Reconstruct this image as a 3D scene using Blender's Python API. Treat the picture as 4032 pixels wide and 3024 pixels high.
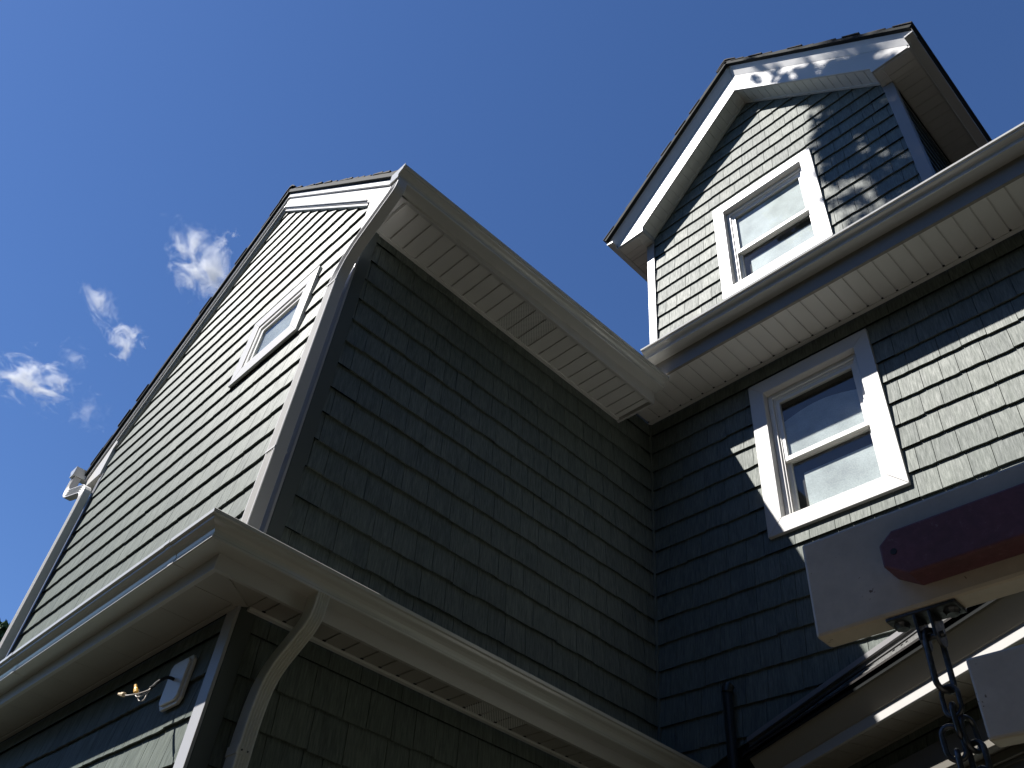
import bpy, bmesh, math, random
from math import sin, cos, pi, radians, sqrt, atan2
from mathutils import Vector, Matrix

rnd = random.Random(7)
for o in list(bpy.data.objects):
    bpy.data.objects.remove(o)
scene = bpy.context.scene
COL = scene.collection

# ------------------------------------------------------------------ camera
RIGHT = Vector((0.699314, 0.709217, 0.089283))
UP = Vector((0.442964, -0.527994, 0.724572))
BACK = Vector((0.56102, -0.467154, -0.683391))
cam_d = bpy.data.cameras.new('camera')
cam = bpy.data.objects.new('camera', cam_d)
COL.objects.link(cam)
cam.matrix_world = Matrix(((RIGHT.x, UP.x, BACK.x, 0), (RIGHT.y, UP.y, BACK.y, 0), (RIGHT.z, UP.z, BACK.z, 1.6), (0, 0, 0, 1)))
cam_d.sensor_width = 36.0
cam_d.lens = 3361.7 / 4032 * 36
cam_d.clip_start = 0.02
cam_d.clip_end = 5000
scene.camera = cam

# ------------------------------------------------------------------ sky and sun
SUN = Vector((-0.613, -1.0, 1.54)).normalized()      # towards the sun
elev = math.asin(SUN.z)
world = bpy.data.worlds.new('World')
scene.world = world
world.use_nodes = True
wt = world.node_tree
wt.nodes.clear()
sky = wt.nodes.new('ShaderNodeTexSky')
sky.sky_type = 'NISHITA'
sky.sun_disc = False
sky.sun_elevation = elev
sky.sun_rotation = atan2(SUN.x, SUN.y)
sky.air_density = 1.0
sky.dust_density = 0.1
sky.ozone_density = 4.0
bg = wt.nodes.new('ShaderNodeBackground')
bg.inputs['Strength'].default_value = 0.054
wo = wt.nodes.new('ShaderNodeOutputWorld')
hs = wt.nodes.new('ShaderNodeHueSaturation')       # the phone renders the sky a deep clean blue
hs.inputs['Saturation'].default_value = 1.10
wt.links.new(sky.outputs[0], hs.inputs['Color'])
wb = wt.nodes.new('ShaderNodeMix'); wb.data_type = 'RGBA'; wb.blend_type = 'MULTIPLY'
wb.inputs[0].default_value = 1.0
wb.inputs[7].default_value = (0.98, 1.04, 1.25, 1)
wt.links.new(hs.outputs[0], wb.inputs[6])
wt.links.new(wb.outputs[2], bg.inputs[0])
wt.links.new(bg.outputs[0], wo.inputs[0])

sd = bpy.data.lights.new('sun', 'SUN')
sd.energy = 5.0
sd.angle = radians(0.53)
sd.color = (1.0, 0.965, 0.915)
sun = bpy.data.objects.new('sun', sd)
COL.objects.link(sun)
sun.rotation_euler = SUN.to_track_quat('Z', 'Y').to_euler()
sun.location = (0, -5, 30)

vs = scene.view_settings
vs.view_transform = 'Standard'
vs.look = 'None'
vs.gamma = 1.0
vs.use_curve_mapping = False
vs.exposure = 0.98
scene.cycles.use_denoising = True
scene.cycles.max_bounces = 8
scene.cycles.diffuse_bounces = 4
scene.cycles.transparent_max_bounces = 12
scene.cycles.volume_bounces = 2
scene.cycles.caustics_reflective = False
scene.cycles.sample_clamp_indirect = 8

# ------------------------------------------------------------------ materials
MATS = {}
def new_mat(name):
    m = bpy.data.materials.new(name)
    m.use_nodes = True
    nt = m.node_tree
    nt.nodes.clear()
    out = nt.nodes.new('ShaderNodeOutputMaterial')
    b = nt.nodes.new('ShaderNodeBsdfPrincipled')
    nt.links.new(b.outputs[0], out.inputs[0])
    MATS[name] = m
    return m, nt, b, out

def nnode(nt, t, **kw):
    n = nt.nodes.new(t)
    for k, v in kw.items():
        setattr(n, k, v)
    return n

def coords(nt, scale=(1, 1, 1), rand=False):
    geo = nnode(nt, 'ShaderNodeNewGeometry')
    mp = nnode(nt, 'ShaderNodeMapping')
    mp.inputs['Scale'].default_value = scale
    if rand:
        oi = nnode(nt, 'ShaderNodeObjectInfo')
        mul = nnode(nt, 'ShaderNodeMath', operation='MULTIPLY')
        mul.inputs[1].default_value = 53.0
        nt.links.new(oi.outputs['Random'], mul.inputs[0])
        add = nnode(nt, 'ShaderNodeVectorMath', operation='ADD')
        nt.links.new(geo.outputs['Position'], add.inputs[0])
        nt.links.new(mul.outputs[0], add.inputs[1])
        nt.links.new(add.outputs[0], mp.inputs[0])
        return mp, oi
    nt.links.new(geo.outputs['Position'], mp.inputs[0])
    return mp, None

def noise(nt, vec, scale, detail=4, rough=0.6):
    n = nnode(nt, 'ShaderNodeTexNoise')
    n.inputs['Scale'].default_value = scale
    n.inputs['Detail'].default_value = detail
    n.inputs['Roughness'].default_value = rough
    nt.links.new(vec, n.inputs['Vector'])
    return n

def ramp(nt, fac, stops):
    r = nnode(nt, 'ShaderNodeValToRGB')
    e = r.color_ramp.elements
    while len(e) < len(stops):
        e.new(0.5)
    for i, (p, c) in enumerate(stops):
        e[i].position = p
        e[i].color = (*c, 1) if len(c) == 3 else c
    nt.links.new(fac, r.inputs[0])
    return r

def bump(nt, b, h, strength, dist):
    bn = nnode(nt, 'ShaderNodeBump')
    bn.inputs['Strength'].default_value = strength
    bn.inputs['Distance'].default_value = dist
    nt.links.new(h, bn.inputs['Height'])
    nt.links.new(bn.outputs[0], b.inputs['Normal'])
    return bn

def mul_col(nt, a, bsock):
    mx = nnode(nt, 'ShaderNodeMix', data_type='RGBA', blend_type='MULTIPLY')
    mx.inputs[0].default_value = 1.0
    nt.links.new(a, mx.inputs[6])
    nt.links.new(bsock, mx.inputs[7])
    return mx.outputs[2]

def siding_mat():
    m, nt, b, out = new_mat('cedar_grain_siding')
    mp, oi = coords(nt, (1, 1, 0.045), rand=True)
    n1 = noise(nt, mp.outputs[0], 120, 5, 0.65)
    n2 = noise(nt, mp.outputs[0], 28, 3, 0.5)
    r = ramp(nt, n1.outputs[0], [(0.28, (0.066, 0.083, 0.073)), (0.5, (0.112, 0.134, 0.119)), (0.72, (0.170, 0.195, 0.176))])
    r2 = ramp(nt, n2.outputs[0], [(0.3, (0.84, 0.84, 0.85)), (0.7, (1.1, 1.09, 1.07))])
    c = mul_col(nt, r.outputs[0], r2.outputs[0])
    r3 = ramp(nt, oi.outputs['Random'], [(0.0, (0.90, 0.91, 0.93)), (0.5, (1.0, 1.0, 1.0)), (1.0, (1.08, 1.07, 1.06))])
    c = mul_col(nt, c, r3.outputs[0])
    nt.links.new(c, b.inputs['Base Color'])
    b.inputs['Specular IOR Level'].default_value = 0.7
    b.inputs['IOR'].default_value = 1.5
    b.inputs['Specular Tint'].default_value = (1.0, 0.97, 0.94, 1)
    # the vertical grain spreads highlights sideways
    b.inputs['Anisotropic'].default_value = 0.75
    ge = nnode(nt, 'ShaderNodeNewGeometry')
    cr = nnode(nt, 'ShaderNodeVectorMath', operation='CROSS_PRODUCT')
    cr.inputs[1].default_value = (0, 0, 1)
    nt.links.new(ge.outputs['True Normal'], cr.inputs[0])
    nt.links.new(cr.outputs[0], b.inputs['Tangent'])
    rr = ramp(nt, n1.outputs[0], [(0.3, (0.76,) * 3), (0.7, (0.62,) * 3)])
    rv = ramp(nt, oi.outputs['Random'], [(0.0, (1.025,) * 3), (1.0, (0.975,) * 3)])
    nt.links.new(mul_col(nt, rr.outputs[0], rv.outputs[0]), b.inputs['Roughness'])
    bump(nt, b, n1.outputs[0], 0.6, 0.004)
    return m

def paint_mat(name, col, rough, spec=0.5, dirt=0.06, bumps=0.05, scale=3.0):
    m, nt, b, out = new_mat(name)
    mp, _ = coords(nt)
    n = noise(nt, mp.outputs[0], scale, 5, 0.6)
    lo = tuple(x * (1 - dirt) for x in col)
    hi = tuple(min(1, x * (1 + dirt * 0.4)) for x in col)
    r = ramp(nt, n.outputs[0], [(0.3, lo), (0.7, hi)])
    nt.links.new(r.outputs[0], b.inputs['Base Color'])
    b.inputs['Roughness'].default_value = rough
    b.inputs['Specular IOR Level'].default_value = spec
    n2 = noise(nt, mp.outputs[0], scale * 3, 3, 0.5)
    bump(nt, b, n2.outputs[0], bumps, 0.01)
    return m

def vent_mat():
    m, nt, b, out = new_mat('perforated_white_vinyl')
    geo = nnode(nt, 'ShaderNodeNewGeometry')
    mp = nnode(nt, 'ShaderNodeMapping')
    mp.inputs['Rotation'].default_value = (0, 0, radians(45))
    mp.inputs['Scale'].default_value = (85, 85, 0)
    nt.links.new(geo.outputs['Position'], mp.inputs[0])
    v = nnode(nt, 'ShaderNodeTexVoronoi', voronoi_dimensions='2D')
    v.inputs['Scale'].default_value = 1.0
    v.inputs['Randomness'].default_value = 0.0
    nt.links.new(mp.outputs[0], v.inputs['Vector'])
    r = ramp(nt, v.outputs['Distance'], [(0.20, (0.05, 0.05, 0.05)), (0.30, (0.74, 0.74, 0.71))])
    nt.links.new(r.outputs[0], b.inputs['Base Color'])
    b.inputs['Roughness'].default_value = 0.4
    bump(nt, b, v.outputs['Distance'], 0.5, 0.003)
    return m

def asphalt_mat(name='asphalt_shingle', k=1.0):
    m, nt, b, out = new_mat(name)
    mp, oi = coords(nt, (1, 1, 1), rand=True)
    n = noise(nt, mp.outputs[0], 260, 3, 0.7)
    n2 = noise(nt, mp.outputs[0], 6, 3, 0.5)
    r = ramp(nt, n.outputs[0], [(0.3, (0.014 * k, 0.013 * k, 0.013 * k)), (0.6, (0.034 * k, 0.030 * k, 0.028 * k)), (0.8, (0.08 * k, 0.07 * k, 0.065 * k))])
    r2 = ramp(nt, n2.outputs[0], [(0.3, (0.75, 0.75, 0.78)), (0.7, (1.15, 1.1, 1.05))])
    nt.links.new(mul_col(nt, r.outputs[0], r2.outputs[0]), b.inputs['Base Color'])
    b.inputs['Roughness'].default_value = 0.9
    bump(nt, b, n.outputs[0], 0.6, 0.003)
    return m

def glass_mat():
    m, nt, b, out = new_mat('window_glass')
    nt.nodes.remove(b)
    tr = nnode(nt, 'ShaderNodeBsdfTransparent')
    tr.inputs[0].default_value = (0.93, 0.95, 0.95, 1)
    gl = nnode(nt, 'ShaderNodeBsdfGlossy')
    gl.inputs['Roughness'].default_value = 0.02
    lw = nnode(nt, 'ShaderNodeLayerWeight')
    lw.inputs['Blend'].default_value = 0.5
    pw = nnode(nt, 'ShaderNodeMath', operation='POWER'); pw.inputs[1].default_value = 5.0
    fr = nnode(nt, 'ShaderNodeMath', operation='MULTIPLY_ADD'); fr.inputs[1].default_value = 0.6; fr.inputs[2].default_value = 0.045
    nt.links.new(lw.outputs['Facing'], pw.inputs[0]); nt.links.new(pw.outputs[0], fr.inputs[0])
    mx = nnode(nt, 'ShaderNodeMixShader')
    nt.links.new(fr.outputs[0], mx.inputs[0])
    nt.links.new(tr.outputs[0], mx.inputs[1])
    nt.links.new(gl.outputs[0], mx.inputs[2])
    nt.links.new(mx.outputs[0], out.inputs[0])
    return m

def frost_mat():
    m, nt, b, out = new_mat('frosted_film')
    mp, _ = coords(nt)
    n = noise(nt, mp.outputs[0], 90, 3, 0.6)
    n2 = noise(nt, mp.outputs[0], 5, 2, 0.5)
    r = ramp(nt, n.outputs[0], [(0.2, (0.40, 0.42, 0.42)), (0.8, (0.58, 0.60, 0.595))])
    r2 = ramp(nt, n2.outputs[0], [(0.3, (0.8, 0.8, 0.8)), (0.7, (1.2, 1.2, 1.2))])
    nt.links.new(mul_col(nt, r.outputs[0], r2.outputs[0]), b.inputs['Base Color'])
    b.inputs['Roughness'].default_value = 0.55
    b.inputs['Specular IOR Level'].default_value = 0.15
    bump(nt, b, n.outputs[0], 0.4, 0.003)
    return m

def speckled_vinyl():
    m, nt, b, out = new_mat('weathered_beige_vinyl')
    mp, _ = coords(nt)
    n = noise(nt, mp.outputs[0], 55, 6, 0.7)
    n2 = noise(nt, mp.outputs[0], 9, 4, 0.6)
    r = ramp(nt, n.outputs[0], [(0.22, (0.14, 0.12, 0.10)), (0.30, (0.46, 0.42, 0.36)), (0.75, (0.54, 0.49, 0.42))])
    r2 = ramp(nt, n2.outputs[0], [(0.3, (0.86, 0.84, 0.82)), (0.65, (1.05, 1.04, 1.03))])
    n3 = noise(nt, mp.outputs[0], 150, 2, 0.5)
    n4 = noise(nt, mp.outputs[0], 18, 2, 0.5)
    ml = nnode(nt, 'ShaderNodeMath', operation='MULTIPLY'); nt.links.new(n3.outputs[0], ml.inputs[0]); nt.links.new(n4.outputs[0], ml.inputs[1])
    r3 = ramp(nt, ml.outputs[0], [(0.43, (1, 1, 1)), (0.47, (0.3, 0.24, 0.2))])
    nt.links.new(mul_col(nt, mul_col(nt, r.outputs[0], r2.outputs[0]), r3.outputs[0]), b.inputs['Base Color'])
    b.inputs['Roughness'].default_value = 0.45
    bump(nt, b, n2.outputs[0], 0.1, 0.01)
    return m

def board_mat():
    m, nt, b, out = new_mat('scuffed_maroon_plastic')
    mp, _ = coords(nt)
    n = noise(nt, mp.outputs[0], 90, 6, 0.75)
    n2 = noise(nt, mp.outputs[0], 14, 4, 0.6)
    r = ramp(nt, n.outputs[0], [(0.3, (0.085, 0.034, 0.045)), (0.60, (0.125, 0.050, 0.066)), (0.74, (0.24, 0.17, 0.18))])
    r2 = ramp(nt, n2.outputs[0], [(0.3, (0.8, 0.8, 0.8)), (0.7, (1.2, 1.15, 1.2))])
    nt.links.new(mul_col(nt, r.outputs[0], r2.outputs[0]), b.inputs['Base Color'])
    b.inputs['Roughness'].default_value = 0.6
    bump(nt, b, n2.outputs[0], 0.15, 0.01)
    return m

def metal_mat(name, col, rough):
    m, nt, b, out = new_mat(name)
    mp, _ = coords(nt)
    n = noise(nt, mp.outputs[0], 140, 5, 0.7)
    r = ramp(nt, n.outputs[0], [(0.35, tuple(x * 0.55 for x in col)), (0.65, col)])
    nt.links.new(r.outputs[0], b.inputs['Base Color'])
    b.inputs['Metallic'].default_value = 0.85
    rr = ramp(nt, n.outputs[0], [(0.3, (rough + 0.25,) * 3), (0.7, (rough,) * 3)])
    nt.links.new(rr.outputs[0], b.inputs['Roughness'])
    return m

def leaf_mat():
    m, nt, b, out = new_mat('leaf')
    oi = nnode(nt, 'ShaderNodeNewGeometry')
    r = ramp(nt, oi.outputs['Random Per Island'], [(0, (0.03, 0.07, 0.018)), (1, (0.08, 0.13, 0.035))])
    nt.links.new(r.outputs[0], b.inputs['Base Color'])
    b.inputs['Roughness'].default_value = 0.6
    return m

siding_mat()
paint_mat('white_aluminium', (0.56, 0.55, 0.535), 0.42, 0.5, 0.05, 0.06, 2.5)
paint_mat('glossy_gutter_paint', (0.60, 0.60, 0.575), 0.14, 0.6, 0.05, 0.03, 2.0)
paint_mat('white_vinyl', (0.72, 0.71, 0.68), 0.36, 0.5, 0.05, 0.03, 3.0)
paint_mat('pale_grey_post', (0.24, 0.235, 0.24), 0.35, 0.5, 0.05, 0.03, 3.0)
paint_mat('shade_toned_fascia', (0.26, 0.245, 0.22), 0.6, 0.3, 0.05, 0.03, 3.0)  # white eave fascia with its shade and dark reflection put into the colour
paint_mat('shade_toned_casing', (0.17, 0.16, 0.14), 0.6, 0.3, 0.1, 0.03, 5.0)  # pale bay casing darkened in colour, standing in for shade over its sunlit part
paint_mat('pale_trim', (0.40, 0.40, 0.41), 0.4, 0.5, 0.05, 0.03, 3.0)
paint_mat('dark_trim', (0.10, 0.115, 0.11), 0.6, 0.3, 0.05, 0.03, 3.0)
paint_mat('grey_downspout_paint', (0.66, 0.66, 0.61), 0.30, 0.5, 0.08, 0.06, 6.0)
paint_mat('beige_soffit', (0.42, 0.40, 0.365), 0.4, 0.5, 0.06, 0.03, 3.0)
paint_mat('dark_backing', (0.012, 0.014, 0.014), 0.8, 0.2, 0.1, 0.03, 3.0)
paint_mat('black_rubber', (0.012, 0.012, 0.013), 0.5, 0.4, 0.1, 0.03, 8.0)
paint_mat('dark_pipe_plastic', (0.02, 0.024, 0.024), 0.35, 0.5, 0.1, 0.03, 8.0)
paint_mat('copper_wire', (0.55, 0.5, 0.46), 0.35, 0.6, 0.1, 0.03, 8.0)
paint_mat('yellow_wire_nut', (0.75, 0.42, 0.06), 0.4, 0.5, 0.1, 0.03, 8.0)
paint_mat('tan_wire_nut', (0.72, 0.56, 0.36), 0.4, 0.5, 0.1, 0.03, 8.0)
paint_mat('bark', (0.09, 0.07, 0.055), 0.9, 0.2, 0.4, 0.5, 8.0)
paint_mat('bounce_cut_mulch', (0.02, 0.016, 0.012), 0.95, 0.1, 0.4, 0.3, 9.0)
paint_mat('bounce_concrete', (0.10, 0.088, 0.07), 0.85, 0.3, 0.2, 0.2, 4.0)
paint_mat('lawn_green', (0.022, 0.025, 0.015), 0.9, 0.2, 0.4, 0.3, 2.0)
paint_mat('dim_room', (0.075, 0.066, 0.058), 0.8, 0.2, 0.1, 0.03, 3.0)
vent_mat(); asphalt_mat(); paint_mat('grey_asphalt_shingle', (0.20, 0.20, 0.195), 0.85, 0.3, 0.35, 0.3, 60.0); glass_mat(); frost_mat()
speckled_vinyl(); board_mat(); leaf_mat()
metal_mat('galvanised_steel', (0.10, 0.105, 0.115), 0.28)

# ------------------------------------------------------------------ mesh helpers
class MB:
    def __init__(s):
        s.v = []; s.f = []
    def add(s, vs, fs):
        k = len(s.v)
        s.v += [tuple(v) for v in vs]
        s.f += [tuple(i + k for i in f) for f in fs]
        return s
    def box(s, x0, x1, y0, y1, z0, z1):
        return s.add([(x0, y0, z0), (x1, y0, z0), (x1, y1, z0), (x0, y1, z0), (x0, y0, z1), (x1, y0, z1), (x1, y1, z1), (x0, y1, z1)],
                     [(0, 3, 2, 1), (4, 5, 6, 7), (0, 1, 5, 4), (1, 2, 6, 5), (2, 3, 7, 6), (3, 0, 4, 7)])
    def prism(s, front, back):
        n = len(front)
        fs = [tuple(range(n)), tuple(range(2 * n - 1, n - 1, -1))]
        fs += [(i, i + n, (i + 1) % n + n, (i + 1) % n) for i in range(n)]
        return s.add(list(front) + list(back), fs)
    def sweep(s, rings, closed_ring=True, caps=True):
        n = len(rings[0]); k = len(s.v)
        for r in rings:
            s.v += [tuple(p) for p in r]
        m = n if closed_ring else n - 1
        for i in range(len(rings) - 1):
            for j in range(m):
                a = k + i * n + j; b_ = k + i * n + (j + 1) % n
                s.f.append((a, b_, b_ + n, a + n))
        if caps and closed_ring:
            s.f.append(tuple(k + j for j in reversed(range(n))))
            s.f.append(tuple(k + (len(rings) - 1) * n + j for j in range(n)))
        return s

WL = {}        # world position of each object's origin
def link(name, me, loc, parent=None, label=None, cat=None, kind=None, group=None):
    o = bpy.data.objects.new(name, me)
    COL.objects.link(o)
    loc = Vector(loc)
    if parent is not None:
        o.parent = parent
        o.location = loc - WL[parent.name]
    else:
        o.location = loc
    WL[o.name] = loc
    if label: o['label'] = label
    if cat: o['category'] = cat
    if kind: o['kind'] = kind
    if group: o['group'] = group
    return o

def fix_normals(me):
    bm = bmesh.new(); bm.from_mesh(me)
    bmesh.ops.recalc_face_normals(bm, faces=bm.faces)
    bm.to_mesh(me); bm.free()

def obj0(name, mb, mat, parent=None, smooth=False, bevel=0, origin=None, **kw):
    xs = [v[0] for v in mb.v]; ys = [v[1] for v in mb.v]; zs = [v[2] for v in mb.v]
    c = Vector(origin) if origin is not None else Vector(((min(xs) + max(xs)) / 2, (min(ys) + max(ys)) / 2, min(zs)))
    me = bpy.data.meshes.new(name)
    me.from_pydata([(v[0] - c.x, v[1] - c.y, v[2] - c.z) for v in mb.v], [], mb.f)
    me.materials.append(MATS[mat])
    fix_normals(me)
    if smooth:
        for p in me.polygons: p.use_smooth = True
    me.update()
    o = link(name, me, c, parent, **kw)
    if bevel:
        md = o.modifiers.new('bevel', 'BEVEL'); md.width = bevel; md.segments = 2; md.limit_method = 'ANGLE'; md.angle_limit = radians(40)
    return o

def thing(name, loc, label, cat, group=None):
    return link(name, None, loc, None, label, cat, None, group)

def clip_poly(poly, a, b_, c):
    """keep the part of poly with a*x+b*y<=c"""
    out = []
    n = len(poly)
    for i in range(n):
        p = poly[i]; q = poly[(i + 1) % n]
        dp = a * p[0] + b_ * p[1] - c; dq = a * q[0] + b_ * q[1] - c
        if dp <= 0: out.append(p)
        if (dp < 0 < dq) or (dq < 0 < dp):
            t = dp / (dp - dq)
            out.append((p[0] + (q[0] - p[0]) * t, p[1] + (q[1] - p[1]) * t))
    return out

# ------------------------------------------------------------------ shingled wall
H = 0.179
Z0 = 4.985                                 # a course line shared by the whole house
class Frame:
    def __init__(s, O, u, n):
        s.O = Vector(O); s.u = Vector(u); s.n = Vector(n)
    def p(s, u, z, d):
        q = s.O + s.u * u + s.n * d
        return (q.x, q.y, z)

SH_CACHE = {}
def shingle_mesh(fr, key, poly, zb, custom, jag):
    """poly: (u,z) outline; returns mesh + origin (world)"""
    dB, dT, th = 0.024, 0.008, 0.010
    HH = H + 0.012
    def dep(z): return dB + (dT - dB) * (z - zb) / HH
    cu = sum(p[0] for p in poly) / len(poly); cz = zb
    org = Vector(fr.p(cu, cz, 0))
    if not custom and key in SH_CACHE:
        return SH_CACHE[key], org
    front = [Vector(fr.p(p[0], p[1], dep(p[1]))) - org for p in poly]
    back = [Vector(fr.p(p[0], p[1], dep(p[1]) - th)) - org for p in poly]
    mb = MB().prism(front, back)
    me = bpy.data.meshes.new('siding_shingle')
    me.from_pydata(mb.v, [], mb.f)
    me.materials.append(MATS['cedar_grain_siding'])
    fix_normals(me)
    if not custom: SH_CACHE[key] = me
    return me, org

def shingled_wall(name, parent, fr, u0, u1, z0, z1, holes=(), cuts=(), cover=0.03, seen=None, wall_poly=None, nth=0.10, limit=300, label=None, rank=None):
    """backing wall with openings + one object per shingle. cuts: (a,b,c) half planes a*u+b*z<=c"""
    r = random.Random(hash(name) % 1 + int(u0 * 977 + z0 * 131 + fr.O.x * 37) % 9973)
    mb = MB()
    us = sorted({u0, u1, *[h[0] for h in holes], *[h[1] for h in holes]})
    zs = sorted({z0, z1, *[h[2] for h in holes], *[h[3] for h in holes]})
    for i in range(len(us) - 1):
        for j in range(len(zs) - 1):
            cu, cz = (us[i] + us[i + 1]) / 2, (zs[j] + zs[j + 1]) / 2
            if any(h[0] < cu < h[1] and h[2] < cz < h[3] for h in holes): continue
            poly = [(us[i], zs[j]), (us[i + 1], zs[j]), (us[i + 1], zs[j + 1]), (us[i], zs[j + 1])]
            for c in cuts: poly = clip_poly(poly, *c) if len(poly) > 2 else poly
            if len(poly) < 3: continue
            mb.prism([fr.p(a, b_, 0) for a, b_ in poly], [fr.p(a, b_, -nth) for a, b_ in poly])
    wall = obj('wall', mb, 'dark_backing', parent, label=label)
    pieces = []
    k0 = math.floor((z0 - Z0) / H) - 1; k1 = math.ceil((z1 - Z0) / H)
    for k in range(k0, k1 + 1):
        zb = Z0 + k * H
        u = u0 - r.uniform(0, 0.2)
        while u < u1:
            w = r.choice((0.10, 0.12, 0.14, 0.15, 0.16, 0.18, 0.20, 0.22, 0.13, 0.17))
            a, b_ = u, u + w - 0.0035
            u += w
            rects = [(max(a, u0), min(b_, u1), max(zb, z0), min(zb + H + 0.012, z1))]
            for h in holes:
                hh = (h[0] - cover * 0, h[1], h[2], h[3])
                nr = []
                for (ra, rb, rc, rd) in rects:
                    if rb <= hh[0] or ra >= hh[1] or rd <= hh[2] or rc >= hh[3]:
                        nr.append((ra, rb, rc, rd)); continue
                    if ra < hh[0]: nr.append((ra, hh[0], rc, rd))
                    if rb > hh[1]: nr.append((hh[1], rb, rc, rd))
                    xa, xb = max(ra, hh[0]), min(rb, hh[1])
                    if rc < hh[2]: nr.append((xa, xb, rc, hh[2]))
                    if rd > hh[3]: nr.append((xa, xb, hh[3], rd))
                rects = nr
            dz = r.choice((0, 0, 0.002, -0.002, 0.004, -0.003))
            var = r.randrange(3)
            for (ra, rb, rc, rd) in rects:
                if rb - ra < 0.003 or rd - rc < 0.008: continue
                full = (abs(ra - a) < 1e-6 and abs(rb - b_) < 1e-6 and abs(rc - zb) < 1e-6 and abs(rd - zb - H - 0.012) < 1e-6)
                if full:   # slightly uneven butt edge
                    q = [(0, 0.0015, 0.0, -0.001), (0.002, 0, 0.003, 0), (0, 0.001, -0.002, 0.002)][var]
                    wd = rb - ra
                    poly = [(ra, rc + q[0]), (ra + wd * 0.35, rc + q[1]), (ra + wd * 0.7, rc + q[2]), (rb, rc + q[3]), (rb, rd), (ra, rd)]
                else:
                    poly = [(ra, rc), (rb, rc), (rb, rd), (ra, rd)]
                clipped = False
                for c in cuts:
                    n0 = [c[0] * p[0] + c[1] * p[1] - c[2] for p in poly]
                    if max(n0) > 0:
                        clipped = True
                        poly = clip_poly(poly, *c)
                        if len(poly) < 3: break
                if len(poly) < 3: continue
                area = 0.5 * abs(sum(poly[i][0] * poly[(i + 1) % len(poly)][1] - poly[(i + 1) % len(poly)][0] * poly[i][1] for i in range(len(poly))))
                if area < 0.0002: continue
                custom = clipped or not full
                key = (name, round(w, 3), var)
                pieces.append((poly, zb, custom, key, dz if full else 0, area))
    def vis(pc):
        if seen is None: return True
        poly = pc[0]; cu = sum(p[0] for p in poly) / len(poly); cz = sum(p[1] for p in poly) / len(poly)
        return seen(cu, cz)
    def size(pc):
        poly = pc[0]; cu = sum(p[0] for p in poly) / len(poly); cz = sum(p[1] for p in poly) / len(poly)
        q = Vector(fr.p(cu, cz, 0)) - Vector((0, 0, 1.6))
        return pc[5] * abs(q.normalized().dot(fr.n)) / q.length_squared
    vlist = sorted([p for p in pieces if vis(p)], key=size, reverse=True)
    rest = vlist[limit:] + [p for p in pieces if not vis(p)]
    for poly, zb, custom, key, dz, area in vlist[:limit]:
        me, org = shingle_mesh(fr, key, poly, zb, custom, 0)
        link('siding_shingle', me, org + Vector((0, 0, dz)), wall)
    if rest:
        mb = MB()
        for poly, zb, custom, key, dz, area in rest:
            dB, dT, th = 0.024, 0.008, 0.010
            HH = H + 0.012
            dep = lambda z: dB + (dT - dB) * (z - zb) / HH
            mb.prism([fr.p(p[0], p[1] + dz, dep(p[1])) for p in poly], [fr.p(p[0], p[1] + dz, dep(p[1]) - th) for p in poly])
        obj('siding_shingles', mb, 'cedar_grain_siding', wall, kind='stuff')
    return wall

# ------------------------------------------------------------------ extrusions along eaves
def offset_path(path, d):
    """path of (x,y,z); outward is to the right-hand side of travel"""
    n = len(path); out = []
    for i in range(n):
        dirs = []
        if i > 0: dirs.append((Vector(path[i]) - Vector(path[i - 1])).to_2d().normalized())
        if i < n - 1: dirs.append((Vector(path[i + 1]) - Vector(path[i])).to_2d().normalized())
        ns = [Vector((t.y, -t.x)) for t in dirs]
        if len(ns) == 1: off = ns[0] * d
        else:
            m = (ns[0] + ns[1]); m = m / m.length_squared * 2
            off = m * d
        out.append(Vector((path[i][0] + off.x, path[i][1] + off.y, path[i][2])))
    return out

def run(mb, path, prof, closed=True):
    offs = [offset_path(path, d) for d, h in prof]
    rings = [[offs[j][i] + Vector((0, 0, prof[j][1])) for j in range(len(prof))] for i in range(len(path))]
    mb.sweep(rings, closed_ring=closed, caps=closed)
    return mb

GUT = [(0.0, 0.0), (0.078, 0.0), (0.084, 0.003), (0.084, 0.011), (0.080, 0.016), (0.079, 0.030), (0.084, 0.042), (0.096, 0.052), (0.112, 0.058), (0.117, 0.062),
       (0.119, 0.074), (0.130, 0.077), (0.132, 0.092), (0.128, 0.096), (0.116, 0.094), (0.115, 0.078), (0.110, 0.064), (0.094, 0.058), (0.081, 0.048),
       (0.075, 0.036), (0.073, 0.006), (0.003, 0.006), (0.003, 0.094), (0.0, 0.094)]

def gutter(parent, path, label=None, cap_start=False, cap_end=False, prof=GUT):
    g = obj('gutter', run(MB(), path, prof), 'glossy_gutter_paint', parent, label=label, smooth=False)
    for flag, i, sgn in ((cap_start, 0, -1), (cap_end, -1, 1)):
        if not flag: continue
        P = Vector(path[i]); t = (Vector(path[1]) - Vector(path[0])) if i == 0 else (Vector(path[-1]) - Vector(path[-2]))
        t.normalize(); nrm = Vector((t.y, -t.x, 0)).normalized()
        outl = [(0, -0.001), (0.082, -0.001), (0.087, 0.003), (0.087, 0.012), (0.083, 0.017), (0.083, 0.03), (0.088, 0.041), (0.100, 0.05), (0.118, 0.057), (0.122, 0.073), (0.134, 0.076), (0.135, 0.096), (0, 0.096)]
        a = [P + nrm * d + Vector((0, 0, h)) + t * sgn * 0.001 for d, h in outl]
        b_ = [q + t * sgn * 0.004 for q in a]
        obj('end_cap', MB().prism(a, b_), 'glossy_gutter_paint', g)
    return g

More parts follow.
